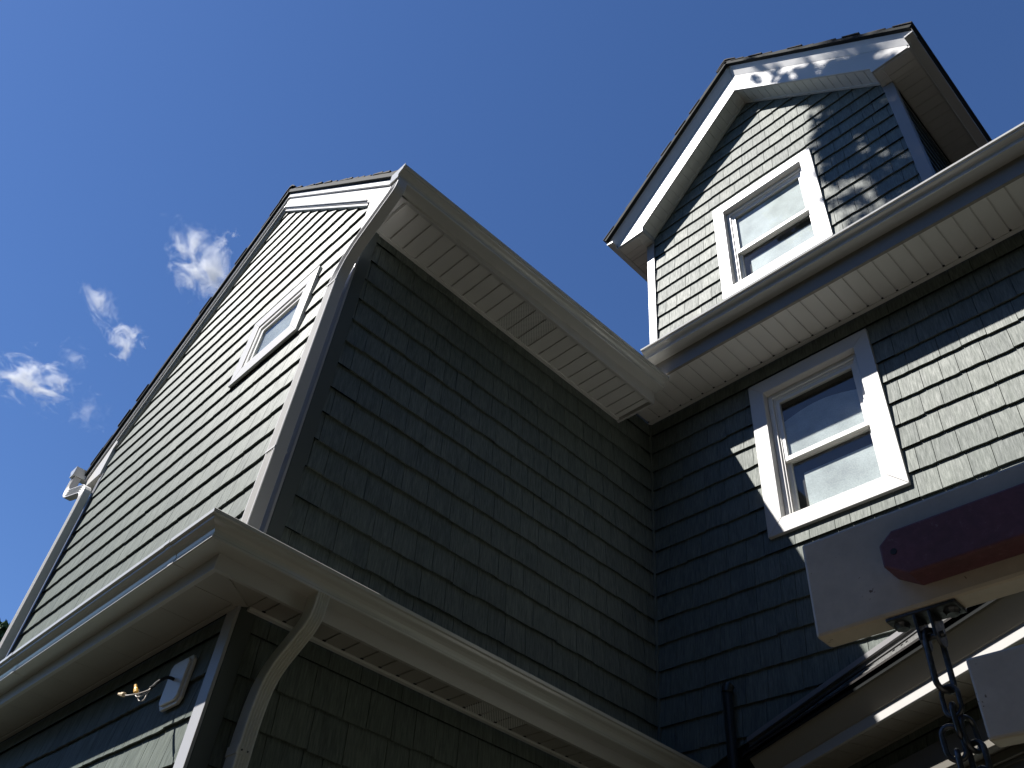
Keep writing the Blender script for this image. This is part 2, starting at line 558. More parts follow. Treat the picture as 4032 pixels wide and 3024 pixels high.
def panels(parent, name, axis, a0, a1, lo, hi, z, th=0.006, step=0.1055, phase=0.0, gap=0.010, vents=(), mat='white_vinyl', slope=None):
    """soffit made of separate panels laid side by side along axis ('x' or 'y'), each one spans lo..hi on the other axis.
       lo/hi may be functions of the running coordinate"""
    k = math.floor((a0 - phase) / step)
    made = []
    while True:
        s = phase + k * step; e = s + step - gap; k += 1
        if s >= a1: break
        s2, e2 = max(s, a0), min(e, a1)
        if e2 - s2 < 0.01: continue
        f = lambda v, q: v(q) if callable(v) else v
        zz = (lambda q: z(q)) if callable(z) else (lambda q: z)
        pts = []
        for q in (s2, e2):
            pts.append((q, f(lo, q), f(hi, q)))
        def P(q, o, dz):
            return (q, o, zz(q) + dz) if axis == 'x' else (o, q, zz(q) + dz)
        (q0, l0, h0), (q1, l1, h1) = pts
        bot = [P(q0, l0, 0), P(q1, l1, 0), P(q1, h1, 0), P(q0, h0, 0)]
        top = [P(q0, l0, th), P(q1, l1, th), P(q1, h1, th), P(q0, h0, th)]
        vm = any(v0 <= (s2 + e2) / 2 <= v1 for v0, v1 in vents)
        made.append(obj('soffit_panel', MB().prism(bot, top), 'perforated_white_vinyl' if vm else mat, parent, bevel=0,
                        label='vented soffit panel pierced with small holes' if vm else None))
    return made

# ------------------------------------------------------------------ windows (all face -Y)
def window(parent, x0, x1, z0, z1, yw, ins, double=True, label=None, deep=0.012, sag=(0.02, 0.02, 0.0), cmat='white_aluminium', vmat='white_vinyl'):
    """casing outer x0..x1,z0..z1; ins = casing width"""
    yf = yw - 0.042
    a0, a1, b0, b1 = x0 + ins, x1 - ins, z0 + ins, z1 - ins
    # jamb liner (the part itself)
    mb = MB()
    jy0, jy1 = yf + 0.004, yw + 0.11
    t = 0.012
    mb.box(a0 - t, a0 + 0.0012, jy0, jy1, b0 - t, b1 + t).box(a1 - 0.0012, a1 + t, jy0, jy1, b0 - t, b1 + t)
    mb.box(a0 + 0.0012, a1 - 0.0012, jy0, jy1, b1 - 0.0012, b1 + t).box(a0 + 0.0012, a1 - 0.0012, jy0, jy1, b0 - t, b0 + 0.0012)
    w = obj('window', mb, cmat, parent, label=label)
    # mitred casing boards
    g = 0.0008
    quads = [[(x0, z0), (a0, b0), (a0, b1), (x0, z1)], [(x1, z0), (x1, z1), (a1, b1), (a1, b0)],
             [(x0, z1), (a0, b1), (a1, b1), (x1, z1)], [(x0, z0), (x1, z0), (a1, b0), (a0, b0)]]
    for i, qd in enumerate(quads):
        cx = sum(p[0] for p in qd) / 4; cz = sum(p[1] for p in qd) / 4
        dx = 0 if i < 2 else 0; 
        sh = [(p[0], p[1]) for p in qd]
        # pull the mitres apart by a hair
        if i < 2: sh = [(p[0], p[1] + (g if p[1] < cz else -g)) for p in sh]
        else: sh = [(p[0] + (g if p[0] < cx else -g), p[1]) for p in sh]
        obj('casing_board', MB().prism([(p[0], yf, p[1]) for p in sh], [(p[0], yw + 0.004, p[1]) for p in sh]), cmat, w, bevel=0.0025)
    # vinyl frame
    fw = 0.034
    fy0, fy1 = yw + deep, yw + 0.10
    def ring(x0, x1, z0, z1, wl, wr, wb, wt_, y0, y1):
        m = MB()
        m.box(x0, x0 + wl, y0, y1, z0, z1).box(x1 - wr, x1, y0, y1, z0, z1)
        m.box(x0 + wl, x1 - wr, y0, y1, z0, z0 + wb).box(x0 + wl, x1 - wr, y0, y1, z1 - wt_, z1)
        return m
    e = 0.0035
    obj('window_frame', ring(a0 + e, a1 - e, b0 + e, b1 - e, fw, fw, 0.026, fw, fy0, fy1), vmat, w, bevel=0.002)
    obj('window_stop', ring(a0 + fw + 2 * e, a1 - fw - 2 * e, b0 + 0.028, b1 - fw - 2 * e, 0.008, 0.008, 0.006, 0.012, fy0 + 0.014, fy0 + 0.022), vmat, w)
    if double:
        zm = b0 + (b1 - b0) * 0.447
        up = (a0 + fw + 0.012, a1 - fw - 0.012, zm - 0.012, b1 - fw - 0.018)
        lo = (a0 + fw + 0.004, a1 - fw - 0.004, b0 + 0.028, zm + 0.022)
        for (sx0, sx1, sz0, sz1), y, nm, wts in ((up, fy0 + 0.022, 'upper_sash', (0.030, 0.030, 0.036, 0.034)), (lo, fy0 + 0.052, 'lower_sash', (0.034, 0.034, 0.036, 0.034))):
            obj(nm, ring(sx0, sx1, sz0, sz1, wts[0], wts[1], wts[2], wts[3], y, y + 0.026), vmat, w, bevel=0.002)
            obj('pane', MB().box(sx0 + wts[0], sx1 - wts[1], y + 0.011, y + 0.014, sz0 + wts[2], sz1 - wts[3]), 'window_glass', w)
        u0_, u1_, v0_, v1_ = up[0] + 0.028, up[1] - 0.028, up[2] + 0.03, up[3] - 0.03
        top_ = [(u1_ + (u0_ - u1_) * i / 12, v1_ - (v1_ - v0_) * (sag[0] + (sag[1] - sag[0]) * (i / 12) - sag[2] * sin(pi * i / 12))) for i in range(13)]
        fp = [(u0_, v0_), (u1_, v0_)] + top_
        obj('window_film', MB().prism([(x, fy0 + 0.050, z) for x, z in fp], [(x, fy0 + 0.0515, z) for x, z in fp]), 'frosted_film', w)
        obj('window_film', MB().box(lo[0] + 0.092, lo[1] - 0.005, fy0 + 0.094, fy0 + 0.096, lo[2] + 0.004, lo[3] - 0.125), 'frosted_film', w)
        obj('sash_lock', MB().box((x0 + x1) / 2 - 0.022, (x0 + x1) / 2 + 0.022, fy0 + 0.035, fy0 + 0.05, zm + 0.022, zm + 0.036), vmat, w)
    else:
        s = (a0 + fw + 0.004, a1 - fw - 0.004, b0 + 0.03, b1 - fw - 0.006)
        obj('sash', ring(*s, 0.034, 0.03, 0.03, 0.034, fy0 + 0.012, fy0 + 0.038), vmat, w, bevel=0.002)
        obj('pane', MB().box(s[0] + 0.034, s[1] - 0.03, fy0 + 0.022, fy0 + 0.025, s[2] + 0.03, s[3] - 0.034), 'window_glass', w)
        obj('window_film', MB().box(s[0] + 0.032, s[1] - 0.028, fy0 + 0.034, fy0 + 0.036, s[2] + 0.028, s[3] - 0.032), 'frosted_film', w)
    obj('room_wall', MB().box(a0 - 0.01, a1 + 0.01, fy1 + 0.02, fy1 + 0.03, b0 - 0.01, b1 + 0.01), 'dim_room', w)
    return w

# ------------------------------------------------------------------ downspout: ribbed rectangular tube along a path
def downspout(parent, pts, face, wd, dp, label=None, mat='grey_downspout_paint', ribs=True, seams=()):
    """pts = path (world); face = horizontal unit vector the broad ribbed side looks to;
       wd = size across (perpendicular to face), dp = size along face"""
    P = [Vector(p) for p in pts]
    # round the path
    Q = [P[0]]
    for i in range(1, len(P) - 1):
        a, b_, c = P[i - 1], P[i], P[i + 1]
        r = min(0.12, (b_ - a).length * 0.49, (c - b_).length * 0.49)
        s = b_ + (a - b_).normalized() * r; e = b_ + (c - b_).normalized() * r
        for k in range(7):
            t = k / 6
            Q.append(s * (1 - t) ** 2 + b_ * 2 * t * (1 - t) + e * t * t)
    Q.append(P[-1])
    F = Vector(face)
    prof = []
    def rib(n, amp):
        return [(-0.5 + (j + 0.5) / n, amp if j % 2 else 0) for j in range(n)]
    rr = [(x * 0.86, 0.5, a) for x, a in rib(9, 0.007)]
    ring2 = []
    # local coords: s across (-.5..+.5)*wd, f along face (-.5..+.5)*dp
    ring2 += [(-0.46 * wd, 0.5 * dp)] + [(x * wd, 0.5 * dp - a) for x, _, a in rr] + [(0.46 * wd, 0.5 * dp), (0.5 * wd, 0.44 * dp)]
    ring2 += [(0.5 * wd, -0.44 * dp), (0.46 * wd, -0.5 * dp), (-0.46 * wd, -0.5 * dp), (-0.5 * wd, -0.44 * dp), (-0.5 * wd, 0.44 * dp)]
    rings = []
    S = None
    for i, q in enumerate(Q):
        t = ((Q[min(i + 1, len(Q) - 1)] - Q[max(i - 1, 0)])).normalized()
        f = (F - t * F.dot(t))
        if f.length < 0.2: f = Vector((0, 0, 1)) - t * t.z
        f.normalize()
        s = t.cross(f).normalized()
        rings.append([q + s * a + f * b_ for a, b_ in ring2])
    d = obj('downspout', MB().sweep(rings), mat, parent, label=label)
    for (zc, x, y) in seams:
        k = 1.06
        mb = MB()
        s = Vector((0, 0, 1)).cross(F).normalized()
        for zz in (zc,):
            r0 = [Vector((x, y, zz)) + s * a * k + F * b_ * k for a, b_ in ring2]
            r1 = [p + Vector((0, 0, 0.035)) for p in r0]
            mb.sweep([r0, r1])
        obj('sleeve', mb, mat, d)
        for sx in (-0.2, 0.2):
            c = Vector((x, y, zc + 0.017)) + s * sx * wd + F * (0.5 * dp * k)
            m2 = MB()
            m2.sweep([[c + F * h + (s * cos(a) + Vector((0, 0, 1)) * sin(a)) * r for a in [i * pi / 4 for i in range(8)]] for h, r in ((0, 0.004), (0.003, 0.0035))])
            obj('rivet', m2, 'galvanised_steel', d)
    return d

# ------------------------------------------------------------------ shingled roof plane
def roof_plane(parent, e0, e1, up, length, expo=0.14, th=0.012, jit=0.006, mat='asphalt_shingle', deck=True, tabs=False, over=0.0, skew=0.0):
    """e0->e1 = eave line, up = unit vector up the slope; one object per course"""
    e0 = Vector(e0); e1 = Vector(e1); up = Vector(up).normalized()
    along = (e1 - e0).normalized(); n = along.cross(up).normalized()
    if n.z < 0: n = -n
    if deck:
        a = [e0, e1, e1 + up * length + along * skew * length, e0 + up * length]
        roof = obj('roof', MB().prism([p - n * 0.001 for p in a], [p - n * 0.034 for p in a]), 'dark_backing', parent)
    else: roof = parent
    k = 0
    r = random.Random(int(abs(e0.x * 91 + e0.z * 17)) + 3)
    s = -over
    while s < length - 0.02:
        j0, j1 = r.uniform(-jit, jit), r.uniform(-jit, jit)
        s1 = min(s + expo + 0.05, length + 0.0)
        A = e0 + up * s + along * j0 * -1; B_ = e1 + up * s + along * (j1 + skew * s)
        C_ = e1 + up * s1 + along * (j1 + skew * s1); D_ = e0 + up * s1 + along * -j0
        zb, zt = th * 1.6, th * 0.5
        fr_ = [A + n * zb, B_ + n * zb, C_ + n * zt, D_ + n * zt]
        bk = [A + n * 0.0 + n * th * 0.5, B_ + n * th * 0.5, C_ + n * 0.0005, D_ + n * 0.0005]
        obj('roof_shingle', MB().prism(fr_, bk), mat, roof)
        s += expo; k += 1
    return roof

# optional transform used for things that are not square to the main walls
XF = None
_obj = obj0
def obj(name, mb, mat, parent=None, **kw):
    if XF is not None:
        m2 = MB(); m2.v = [tuple(XF(v)) for v in mb.v]; m2.f = mb.f
        mb = m2
    return _obj(name, mb, mat, parent, **kw)

# ================================================================== GROUND
mb = MB()
n = 48
ring_r = (0, 6, 15, 40, 120, 400, 1500)
vs_ = [(0, 0, 0)]
for r_ in ring_r[1:]:
    vs_ += [(r_ * cos(2 * pi * i / n), r_ * sin(2 * pi * i / n), 0) for i in range(n)]
fs_ = [(0, 1 + i, 1 + (i + 1) % n) for i in range(n)]
for k in range(len(ring_r) - 2):
    a = 1 + k * n
    fs_ += [(a + i, a + n + i, a + n + (i + 1) % n, a + (i + 1) % n) for i in range(n)]
mb.add(vs_, fs_)
obj('lawn', mb, 'lawn_green', kind='structure')
obj('bounce_cut_bed', MB().box(-9.5, -1.2, -3.8, 4.2, -0.02, 0.004), 'bounce_cut_mulch', kind='structure')  # unseen dark ground added to cut bounce light under the low soffit
obj('bounce_patio', MB().box(-1.19, 5.0, -7.0, 1.0, -0.02, 0.012), 'bounce_concrete', kind='structure')  # unseen slab added to bounce warm sunlight up to the swing beam

# ================================================================== GABLED WING
YL, XD, YR, YDM = 1.385, -3.265, 4.225, 4.415
wing = thing('house_wing', (-5.15, 1.37, 0), 'gabled house wing clad in grey green shingles, its sunny gable end facing the camera side', 'house wing')
PK, PZ, SR, SL = -5.15, 8.17, 0.914, 1.0       # rake: peak x, top z, slopes
frL = Frame((0, YL, 0), (1, 0, 0), (0, -1, 0))
frD = Frame((XD, 0, 0), (0, 1, 0), (1, 0, 0))
frR = Frame((0, YR, 0), (1, 0, 0), (0, -1, 0))
frM = Frame((0, YDM, 0), (1, 0, 0), (0, -1, 0))
WINL = (-4.59, -3.77, 5.355, 5.985)
shingled_wall('gable', wing, frL, -7.05, -3.332, 3.42, 8.1, holes=[(WINL[0] + .02, WINL[1] - .02, WINL[2] + .02, WINL[3] - .02)],
              cuts=[(SR, 1, PZ - 0.17 + SR * PK), (-SL, 1, PZ - 0.17 - SL * PK)], label='sunlit gable end wall of pale shingles')
shingled_wall('side', wing, frD, 1.447, 4.21, 3.42, 6.19, label='shaded dark side wall of shingles')
shingled_wall('lower_gable', wing, frL, -7.05, -3.332, 0.0, 3.28, seen=lambda u, z: u > -5.2 and z > 2.15, label='lower wall below the skirt roof, half in shade')
shingled_wall('lower_side', wing, frD, 1.447, 4.21, 0.0, 3.28, seen=lambda u, z: u < 4.0 and z > 2.05, label='dark lower side wall behind the downspout')
# corner posts (L shaped trim)
for z0, z1 in ((3.42, 6.02), (0.0, 3.303)):
    obj('corner_post', MB().box(-3.334, -3.2415, 1.357, 1.372, z0, z1), 'pale_trim', wing, bevel=0.003)
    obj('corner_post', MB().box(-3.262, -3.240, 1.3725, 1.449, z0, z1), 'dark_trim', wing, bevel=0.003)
obj('corner_post', MB().box(-7.06, -6.99, 1.357, 1.40, 3.42, 5.8), 'pale_grey_post', wing, bevel=0.004)
obj('corner_trim', MB().box(-3.262, -3.236, 4.194, 4.222, 3.3, 6.19), 'cedar_grain_siding', wing, bevel=0.004)
# rake boards
def rake(side, y0, y1, top_off, h, name='rake_board', mat='white_aluminium', x_end=None, ret=True):
    s = SR if side > 0 else SL
    xe = x_end if x_end is not None else (-2.905 if side > 0 else -7.395)
    run_ = abs(xe - PK)
    g = 0.0015 * side
    pts = [(PK + g, PZ - top_off), (xe, PZ - top_off - s * run_)]
    if ret:
        zb = 5.958 if side > 0 else 5.79
        xw = -3.30 if side > 0 else -7.02
        pts += [(xe, zb), (xw, zb), (xw, PZ - top_off - h - s * abs(xw - PK)), (PK + g, PZ - top_off - h)]
    else:
        pts += [(xe, PZ - top_off - h - s * run_), (PK + g, PZ - top_off - h)]
    return obj(name, MB().prism([(x, y0, z) for x, z in pts], [(x, y1, z) for x, z in pts]), mat, wing, bevel=0.003)
for side in (1, -1):
    rake(side, 1.338, 1.40, 0.0, 0.225)
    rake(side, 1.322, 1.337, 0.0, 0.058, 'rake_moulding', ret=False)
    xe = -3.345 if side > 0 else -6.98
    rake(side, 1.326, 1.337, 0.190, 0.022, 'rake_moulding', ret=False, x_end=xe)
    rake(side, 1.345, 1.40, 0.226, 0.026, 'rake_moulding', ret=False, x_end=xe)
# roof
upR = Vector((-1, 0, SR)); upL = Vector((1, 0, SL))
xr, xl = -2.86, -7.45
roof_plane(wing, (xr, 1.300, PZ + 0.052 - SR * (xr - PK)), (xr, 3.80, PZ + 0.052 - SR * (xr - PK)), upR, (xr - PK) * sqrt(1 + SR * SR), jit=0.012, skew=0.70)
roof_plane(wing, (xl, 1.300, PZ + 0.052 - SL * (PK - xl)), (xl, 7.5, PZ + 0.052 - SL * (PK - xl)), upL, (PK - xl) * sqrt(1 + SL * SL), jit=0.012)
for i in range(22):
    y = 1.292 + i * 0.28
    pr = [(-0.13, -0.116), (-0.05, -0.03), (0, -0.006), (0.05, -0.03), (0.13, -0.116), (0.13, -0.106), (0.05, -0.014), (0, 0.014), (-0.05, -0.014), (-0.13, -0.106)]
    z = PZ + 0.078
    obj('ridge_cap', MB().prism([(PK + a, y, z + b_ + 0.006) for a, b_ in pr], [(PK + a, y + 0.30, z + b_) for a, b_ in pr]), 'asphalt_shingle', wing)
# upper right eave: soffit, fascia, gutter
sof = obj('soffit', MB().box(-3.25, -2.93, 1.40, 3.79, 5.984, 5.99), 'white_vinyl', wing)
panels(sof, 'upper', 'y', 1.402, 3.785, -3.232, -2.930, 5.969, phase=1.63 - 0.1055 * 2, vents=[(2.44, 2.74)])
obj('wall_channel', MB().box(-3.252, -3.222, 1.402, 3.79, 5.957, 5.968), 'white_vinyl', sof, bevel=0.002)
obj('fascia', MB().box(-2.929, -2.905, 1.342, 3.80, 5.955, 6.11), 'white_aluminium', wing, bevel=0.002)
obj('end_board', MB().prism([(-3.252, 3.791, 5.948), (-2.905, 3.801, 5.948), (-2.905, 3.801, 6.15), (-3.252, 3.791, 6.22)], [(-3.252, 3.81, 5.948), (-2.905, 3.82, 5.948), (-2.905, 3.82, 6.15), (-3.252, 3.81, 6.22)]), 'white_aluminium', wing)
gutter(wing, [(-2.904, 1.262, 5.968), (-2.904, 3.83, 6.072)], label='upper white gutter over the dark side wall', cap_start=True, cap_end=True)
# left eave
sof2 = obj('soffit', MB().box(-7.39, -7.06, 1.40, 6.0, 5.81, 5.818), 'white_vinyl', wing)
obj('fascia', MB().box(-7.395, -7.372, 1.342, 6.0, 5.79, 5.93), 'white_aluminium', wing)
gutter(wing, [(-7.396, 6.0, 5.905), (-7.396, 1.215, 5.885)], label='gutter at the far left eave', cap_end=True)
for x_ in (-3.33, -5.1):
    obj('gutter_joint', run(MB(), [(x_, 1.127, 3.345), (x_ + 0.05, 1.127, 3.345)], [(d + 0.0018 if d > 0.05 else d, h - (0.0018 if h < 0.01 else 0)) for d, h in GUT]), 'glossy_gutter_paint', wing)
for y_ in (2.55,):
    obj('gutter_joint', run(MB(), [(-3.045, y_, 3.345), (-3.045, y_ + 0.05, 3.345)], [(d + 0.0018 if d > 0.05 else d, h - (0.0018 if h < 0.01 else 0)) for d, h in GUT]), 'glossy_gutter_paint', wing)
# window in the gable
window(wing, *WINL, YL, 0.108, double=False, deep=-0.034, label='small window in the sunny gable wall')
# downspouts
downspout(wing, [(-2.862, 1.300, 5.972), (-2.862, 1.300, 5.90), (-3.20, 1.303, 5.60), (-3.292, 1.308, 5.43), (-3.296, 1.308, 3.50)], (0, -1, 0), 0.086, 0.066, label='white downspout down the wing corner', mat='white_aluminium')
downspout(wing, [(-7.452, 1.262, 5.892), (-7.452, 1.262, 5.70), (-7.01, 1.305, 5.60), (-7.0, 1.308, 5.40), (-7.0, 1.308, 3.45)], (0, -1, 0), 0.088, 0.064, label='white downspout at the left edge of the gable', mat='white_aluminium')
downspout(wing, [(-3.003, 1.588, 3.352), (-3.003, 1.585, 3.235), (-3.178, 1.548, 3.03), (-3.192, 1.535, 2.84), (-3.192, 1.53, 0.1)], (1, 0, 0), 0.064, 0.080, label='ribbed downspout with two bends below the skirt gutter', seams=[(2.70, -3.192, 1.532)])
# straps of the corner downspout
for z in (5.36, 4.1):
    obj('strap', MB().box(-3.340, -3.252, 1.273, 1.345, z, z + 0.012), 'white_aluminium', wing)
# skirt roof round the lower storey
ZS = 3.288
obj('skirt_roof', MB().prism([(-7.6, 1.10, 3.44), (-3.018, 1.10, 3.44), (-3.25, 1.375, 3.60), (-7.6, 1.375, 3.60)], [(-7.6, 1.10, 3.42), (-3.018, 1.10, 3.42), (-3.25, 1.375, 3.58), (-7.6, 1.375, 3.58)]), 'asphalt_shingle', wing)
obj('skirt_roof', MB().prism([(-3.016, 1.10, 3.44), (-3.016, 4.21, 3.44), (-3.238, 4.21, 3.60), (-3.238, 1.375, 3.60)], [(-3.016, 1.10, 3.42), (-3.016, 4.21, 3.42), (-3.238, 4.21, 3.58), (-3.238, 1.375, 3.58)]), 'asphalt_shingle', wing)
low_path = [(-7.6, 1.127, 3.345), (-3.045, 1.127, 3.345), (-3.045, 4.205, 3.345)]
gutter(wing, low_path, label='lower white gutter turning the corner of the wing')
obj('fascia', run(MB(), [(p[0], p[1], ZS) for p in low_path], [(-0.02, -0.012), (0.0, -0.012), (0.0, 0.125), (-0.02, 0.125)]), 'white_aluminium', wing)
obj('drip_edge', run(MB(), [(p[0], p[1], ZS) for p in low_path], [(-0.001, 0.150), (0.014, 0.146), (0.014, 0.150), (-0.001, 0.154)]), 'white_aluminium', wing)
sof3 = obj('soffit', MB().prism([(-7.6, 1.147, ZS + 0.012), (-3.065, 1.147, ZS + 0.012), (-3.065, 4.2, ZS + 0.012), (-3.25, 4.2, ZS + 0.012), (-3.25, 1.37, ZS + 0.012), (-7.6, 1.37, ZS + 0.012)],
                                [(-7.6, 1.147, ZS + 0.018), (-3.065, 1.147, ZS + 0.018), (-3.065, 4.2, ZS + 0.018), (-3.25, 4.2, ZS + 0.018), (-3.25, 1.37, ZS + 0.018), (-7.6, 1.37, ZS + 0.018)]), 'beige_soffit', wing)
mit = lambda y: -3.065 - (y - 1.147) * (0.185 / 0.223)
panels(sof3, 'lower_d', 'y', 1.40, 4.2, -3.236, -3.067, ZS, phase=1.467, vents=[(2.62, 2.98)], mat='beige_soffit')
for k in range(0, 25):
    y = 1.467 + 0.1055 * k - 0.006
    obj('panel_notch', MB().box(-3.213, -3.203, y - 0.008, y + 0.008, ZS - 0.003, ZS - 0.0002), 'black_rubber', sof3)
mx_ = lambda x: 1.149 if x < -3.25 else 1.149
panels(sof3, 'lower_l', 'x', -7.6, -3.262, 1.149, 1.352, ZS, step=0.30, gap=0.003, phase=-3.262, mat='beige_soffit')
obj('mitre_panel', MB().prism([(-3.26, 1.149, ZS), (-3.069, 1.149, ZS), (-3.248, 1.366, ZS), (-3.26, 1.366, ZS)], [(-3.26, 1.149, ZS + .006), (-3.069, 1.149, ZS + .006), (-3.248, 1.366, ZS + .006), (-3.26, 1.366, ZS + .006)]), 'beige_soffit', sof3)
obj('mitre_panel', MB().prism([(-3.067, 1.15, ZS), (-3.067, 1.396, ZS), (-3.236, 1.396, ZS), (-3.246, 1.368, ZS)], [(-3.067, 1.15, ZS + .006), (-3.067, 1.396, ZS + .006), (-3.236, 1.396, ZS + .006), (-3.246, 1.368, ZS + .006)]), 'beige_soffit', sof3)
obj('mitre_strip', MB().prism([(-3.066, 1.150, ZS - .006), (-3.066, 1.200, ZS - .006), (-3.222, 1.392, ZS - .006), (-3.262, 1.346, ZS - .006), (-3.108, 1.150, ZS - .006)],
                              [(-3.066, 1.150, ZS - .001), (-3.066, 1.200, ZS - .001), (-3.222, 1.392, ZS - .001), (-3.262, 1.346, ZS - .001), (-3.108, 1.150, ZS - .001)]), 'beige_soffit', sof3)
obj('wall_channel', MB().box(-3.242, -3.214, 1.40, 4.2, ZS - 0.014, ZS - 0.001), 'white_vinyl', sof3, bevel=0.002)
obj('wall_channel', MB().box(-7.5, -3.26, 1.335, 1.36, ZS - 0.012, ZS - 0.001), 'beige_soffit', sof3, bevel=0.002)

# ================================================================== MAIN BLOCK
main = thing('main_house', (-1.0, 4.3, 0), 'main house block with the half sunlit shingle wall and the window below the long eave', 'house')
SLP = 0.364
A0 = Vector((-2.53, 4.15)) + Vector((-0.4552, -0.8904)) * 0.075 + Vector((0.8904, -0.4552)) * -0.02
def roofz(x, y):
    return 3.392 + 0.8 * ((x - A0.x) * 0.4552 + (y - A0.y) * 0.8904)
zw = lambda x: roofz(x, 4.205)
WINR = (-2.326, -1.398, 4.726, 6.024)
shingled_wall('right', main, frR, -3.248, 1.6, 3.15, 6.19, holes=[(WINR[0] + .02, WINR[1] - .02, WINR[2] + .02, WINR[3] - .02)],
              cuts=[(SLP, -1, SLP * -2.6 - zw(-2.6) - 0.075)], seen=lambda u, z: u < 0.05, label='wall crossed by the edge of the shadow')
obj('wall', MB().box(-3.25, 1.6, YR + 0.001, YR + 0.09, 0, 3.60), 'dark_backing', main)
window(main, *WINR, YR, 0.111, sag=(0.37, 0.34, 0.11), label='double hung window below the eave')
sofR = obj('soffit', MB().box(-3.25, 1.6, 3.84, 4.21, 6.206, 6.212), 'white_vinyl', main)
panels(sofR, 'main', 'x', -3.245, 1.6, 3.839, 4.185, 6.194, phase=-0.909, gap=0.011)
obj('wall_channel', MB().box(-3.245, 1.6, 4.176, 4.206, 6.182, 6.193), 'white_vinyl', sofR, bevel=0.002)
for k in range(-22, 10):
    x = -0.909 + 0.1055 * k - 0.006
    obj('panel_notch', MB().box(x - 0.007, x + 0.007, 4.164, 4.1755, 6.1905, 6.1935), 'black_rubber', sofR)
obj('fascia', MB().box(-3.24, 1.6, 3.814, 3.838, 6.189, 6.42), 'shade_toned_fascia', main, bevel=0.002)
gutter(main, [(-2.905, 3.813, 6.338), (1.6, 3.813, 6.338)], label='long white gutter below the dormer', cap_start=True, prof=[(d * 1.12, h * 0.86) for d, h in GUT])
roof_plane(main, (-5.0, 3.775, 6.445), (1.6, 3.775, 6.445), (0, 1, 0.8), 6.0, jit=0.0)

# sidewall flashing and white trim that climb the wall beside the bay roof
x0, x1 = -2.62, 0.2
for nm, lo_, hi_, y0, y1, mt in (('trim_strip', 0.050, 0.078, 4.178, 4.216, 'pale_grey_post'), ('step_flashing', -0.02, 0.049, 4.196, 4.216, 'grey_asphalt_shingle')):
    obj(nm, MB().prism([(x0, y0, zw(x0) + lo_), (x1, y0, zw(x1) + lo_), (x1, y0, zw(x1) + hi_), (x0, y0, zw(x0) + hi_)],
                       [(x0, y1, zw(x0) + lo_), (x1, y1, zw(x1) + lo_), (x1, y1, zw(x1) + hi_), (x0, y1, zw(x0) + hi_)]), mt, main)

# ================================================================== DORMER
dorm = thing('dormer', (-2.02, 4.4, 6.9), 'gabled attic dormer with white rake boards and dappled leaf shadow above the long gutter', 'dormer')
DX, DZ = -2.02, 10.14
WIND = (-2.552, -1.505, 7.352, 8.664)
shingled_wall('dormer', dorm, frM, -3.275, -0.765, 6.9, 10.2, holes=[(WIND[0] + .02, WIND[1] - .02, WIND[2] + .02, WIND[3] - .02)],
              cuts=[(1, 1, DZ + DX), (-1, 1, DZ - DX)], seen=lambda u, z: z > 7.25, label='front gable wall of the dormer')
for xa, xb in ((-3.362, -3.272), (-0.768, -0.678)):
    obj('corner_board', MB().box(xa, xb, 4.378, 4.46, 6.9, 8.81), 'pale_grey_post', dorm, bevel=0.004)
frDS = Frame((-0.70, 0, 0), (0, 1, 0), (1, 0, 0))
shingled_wall('dormer_side', dorm, frDS, 4.462, 7.5, 6.9, 8.8, seen=lambda u, z: False, label='shaded side wall of the dormer')
window(dorm, *WIND, YDM, 0.112, label='dormer window above the gutter')
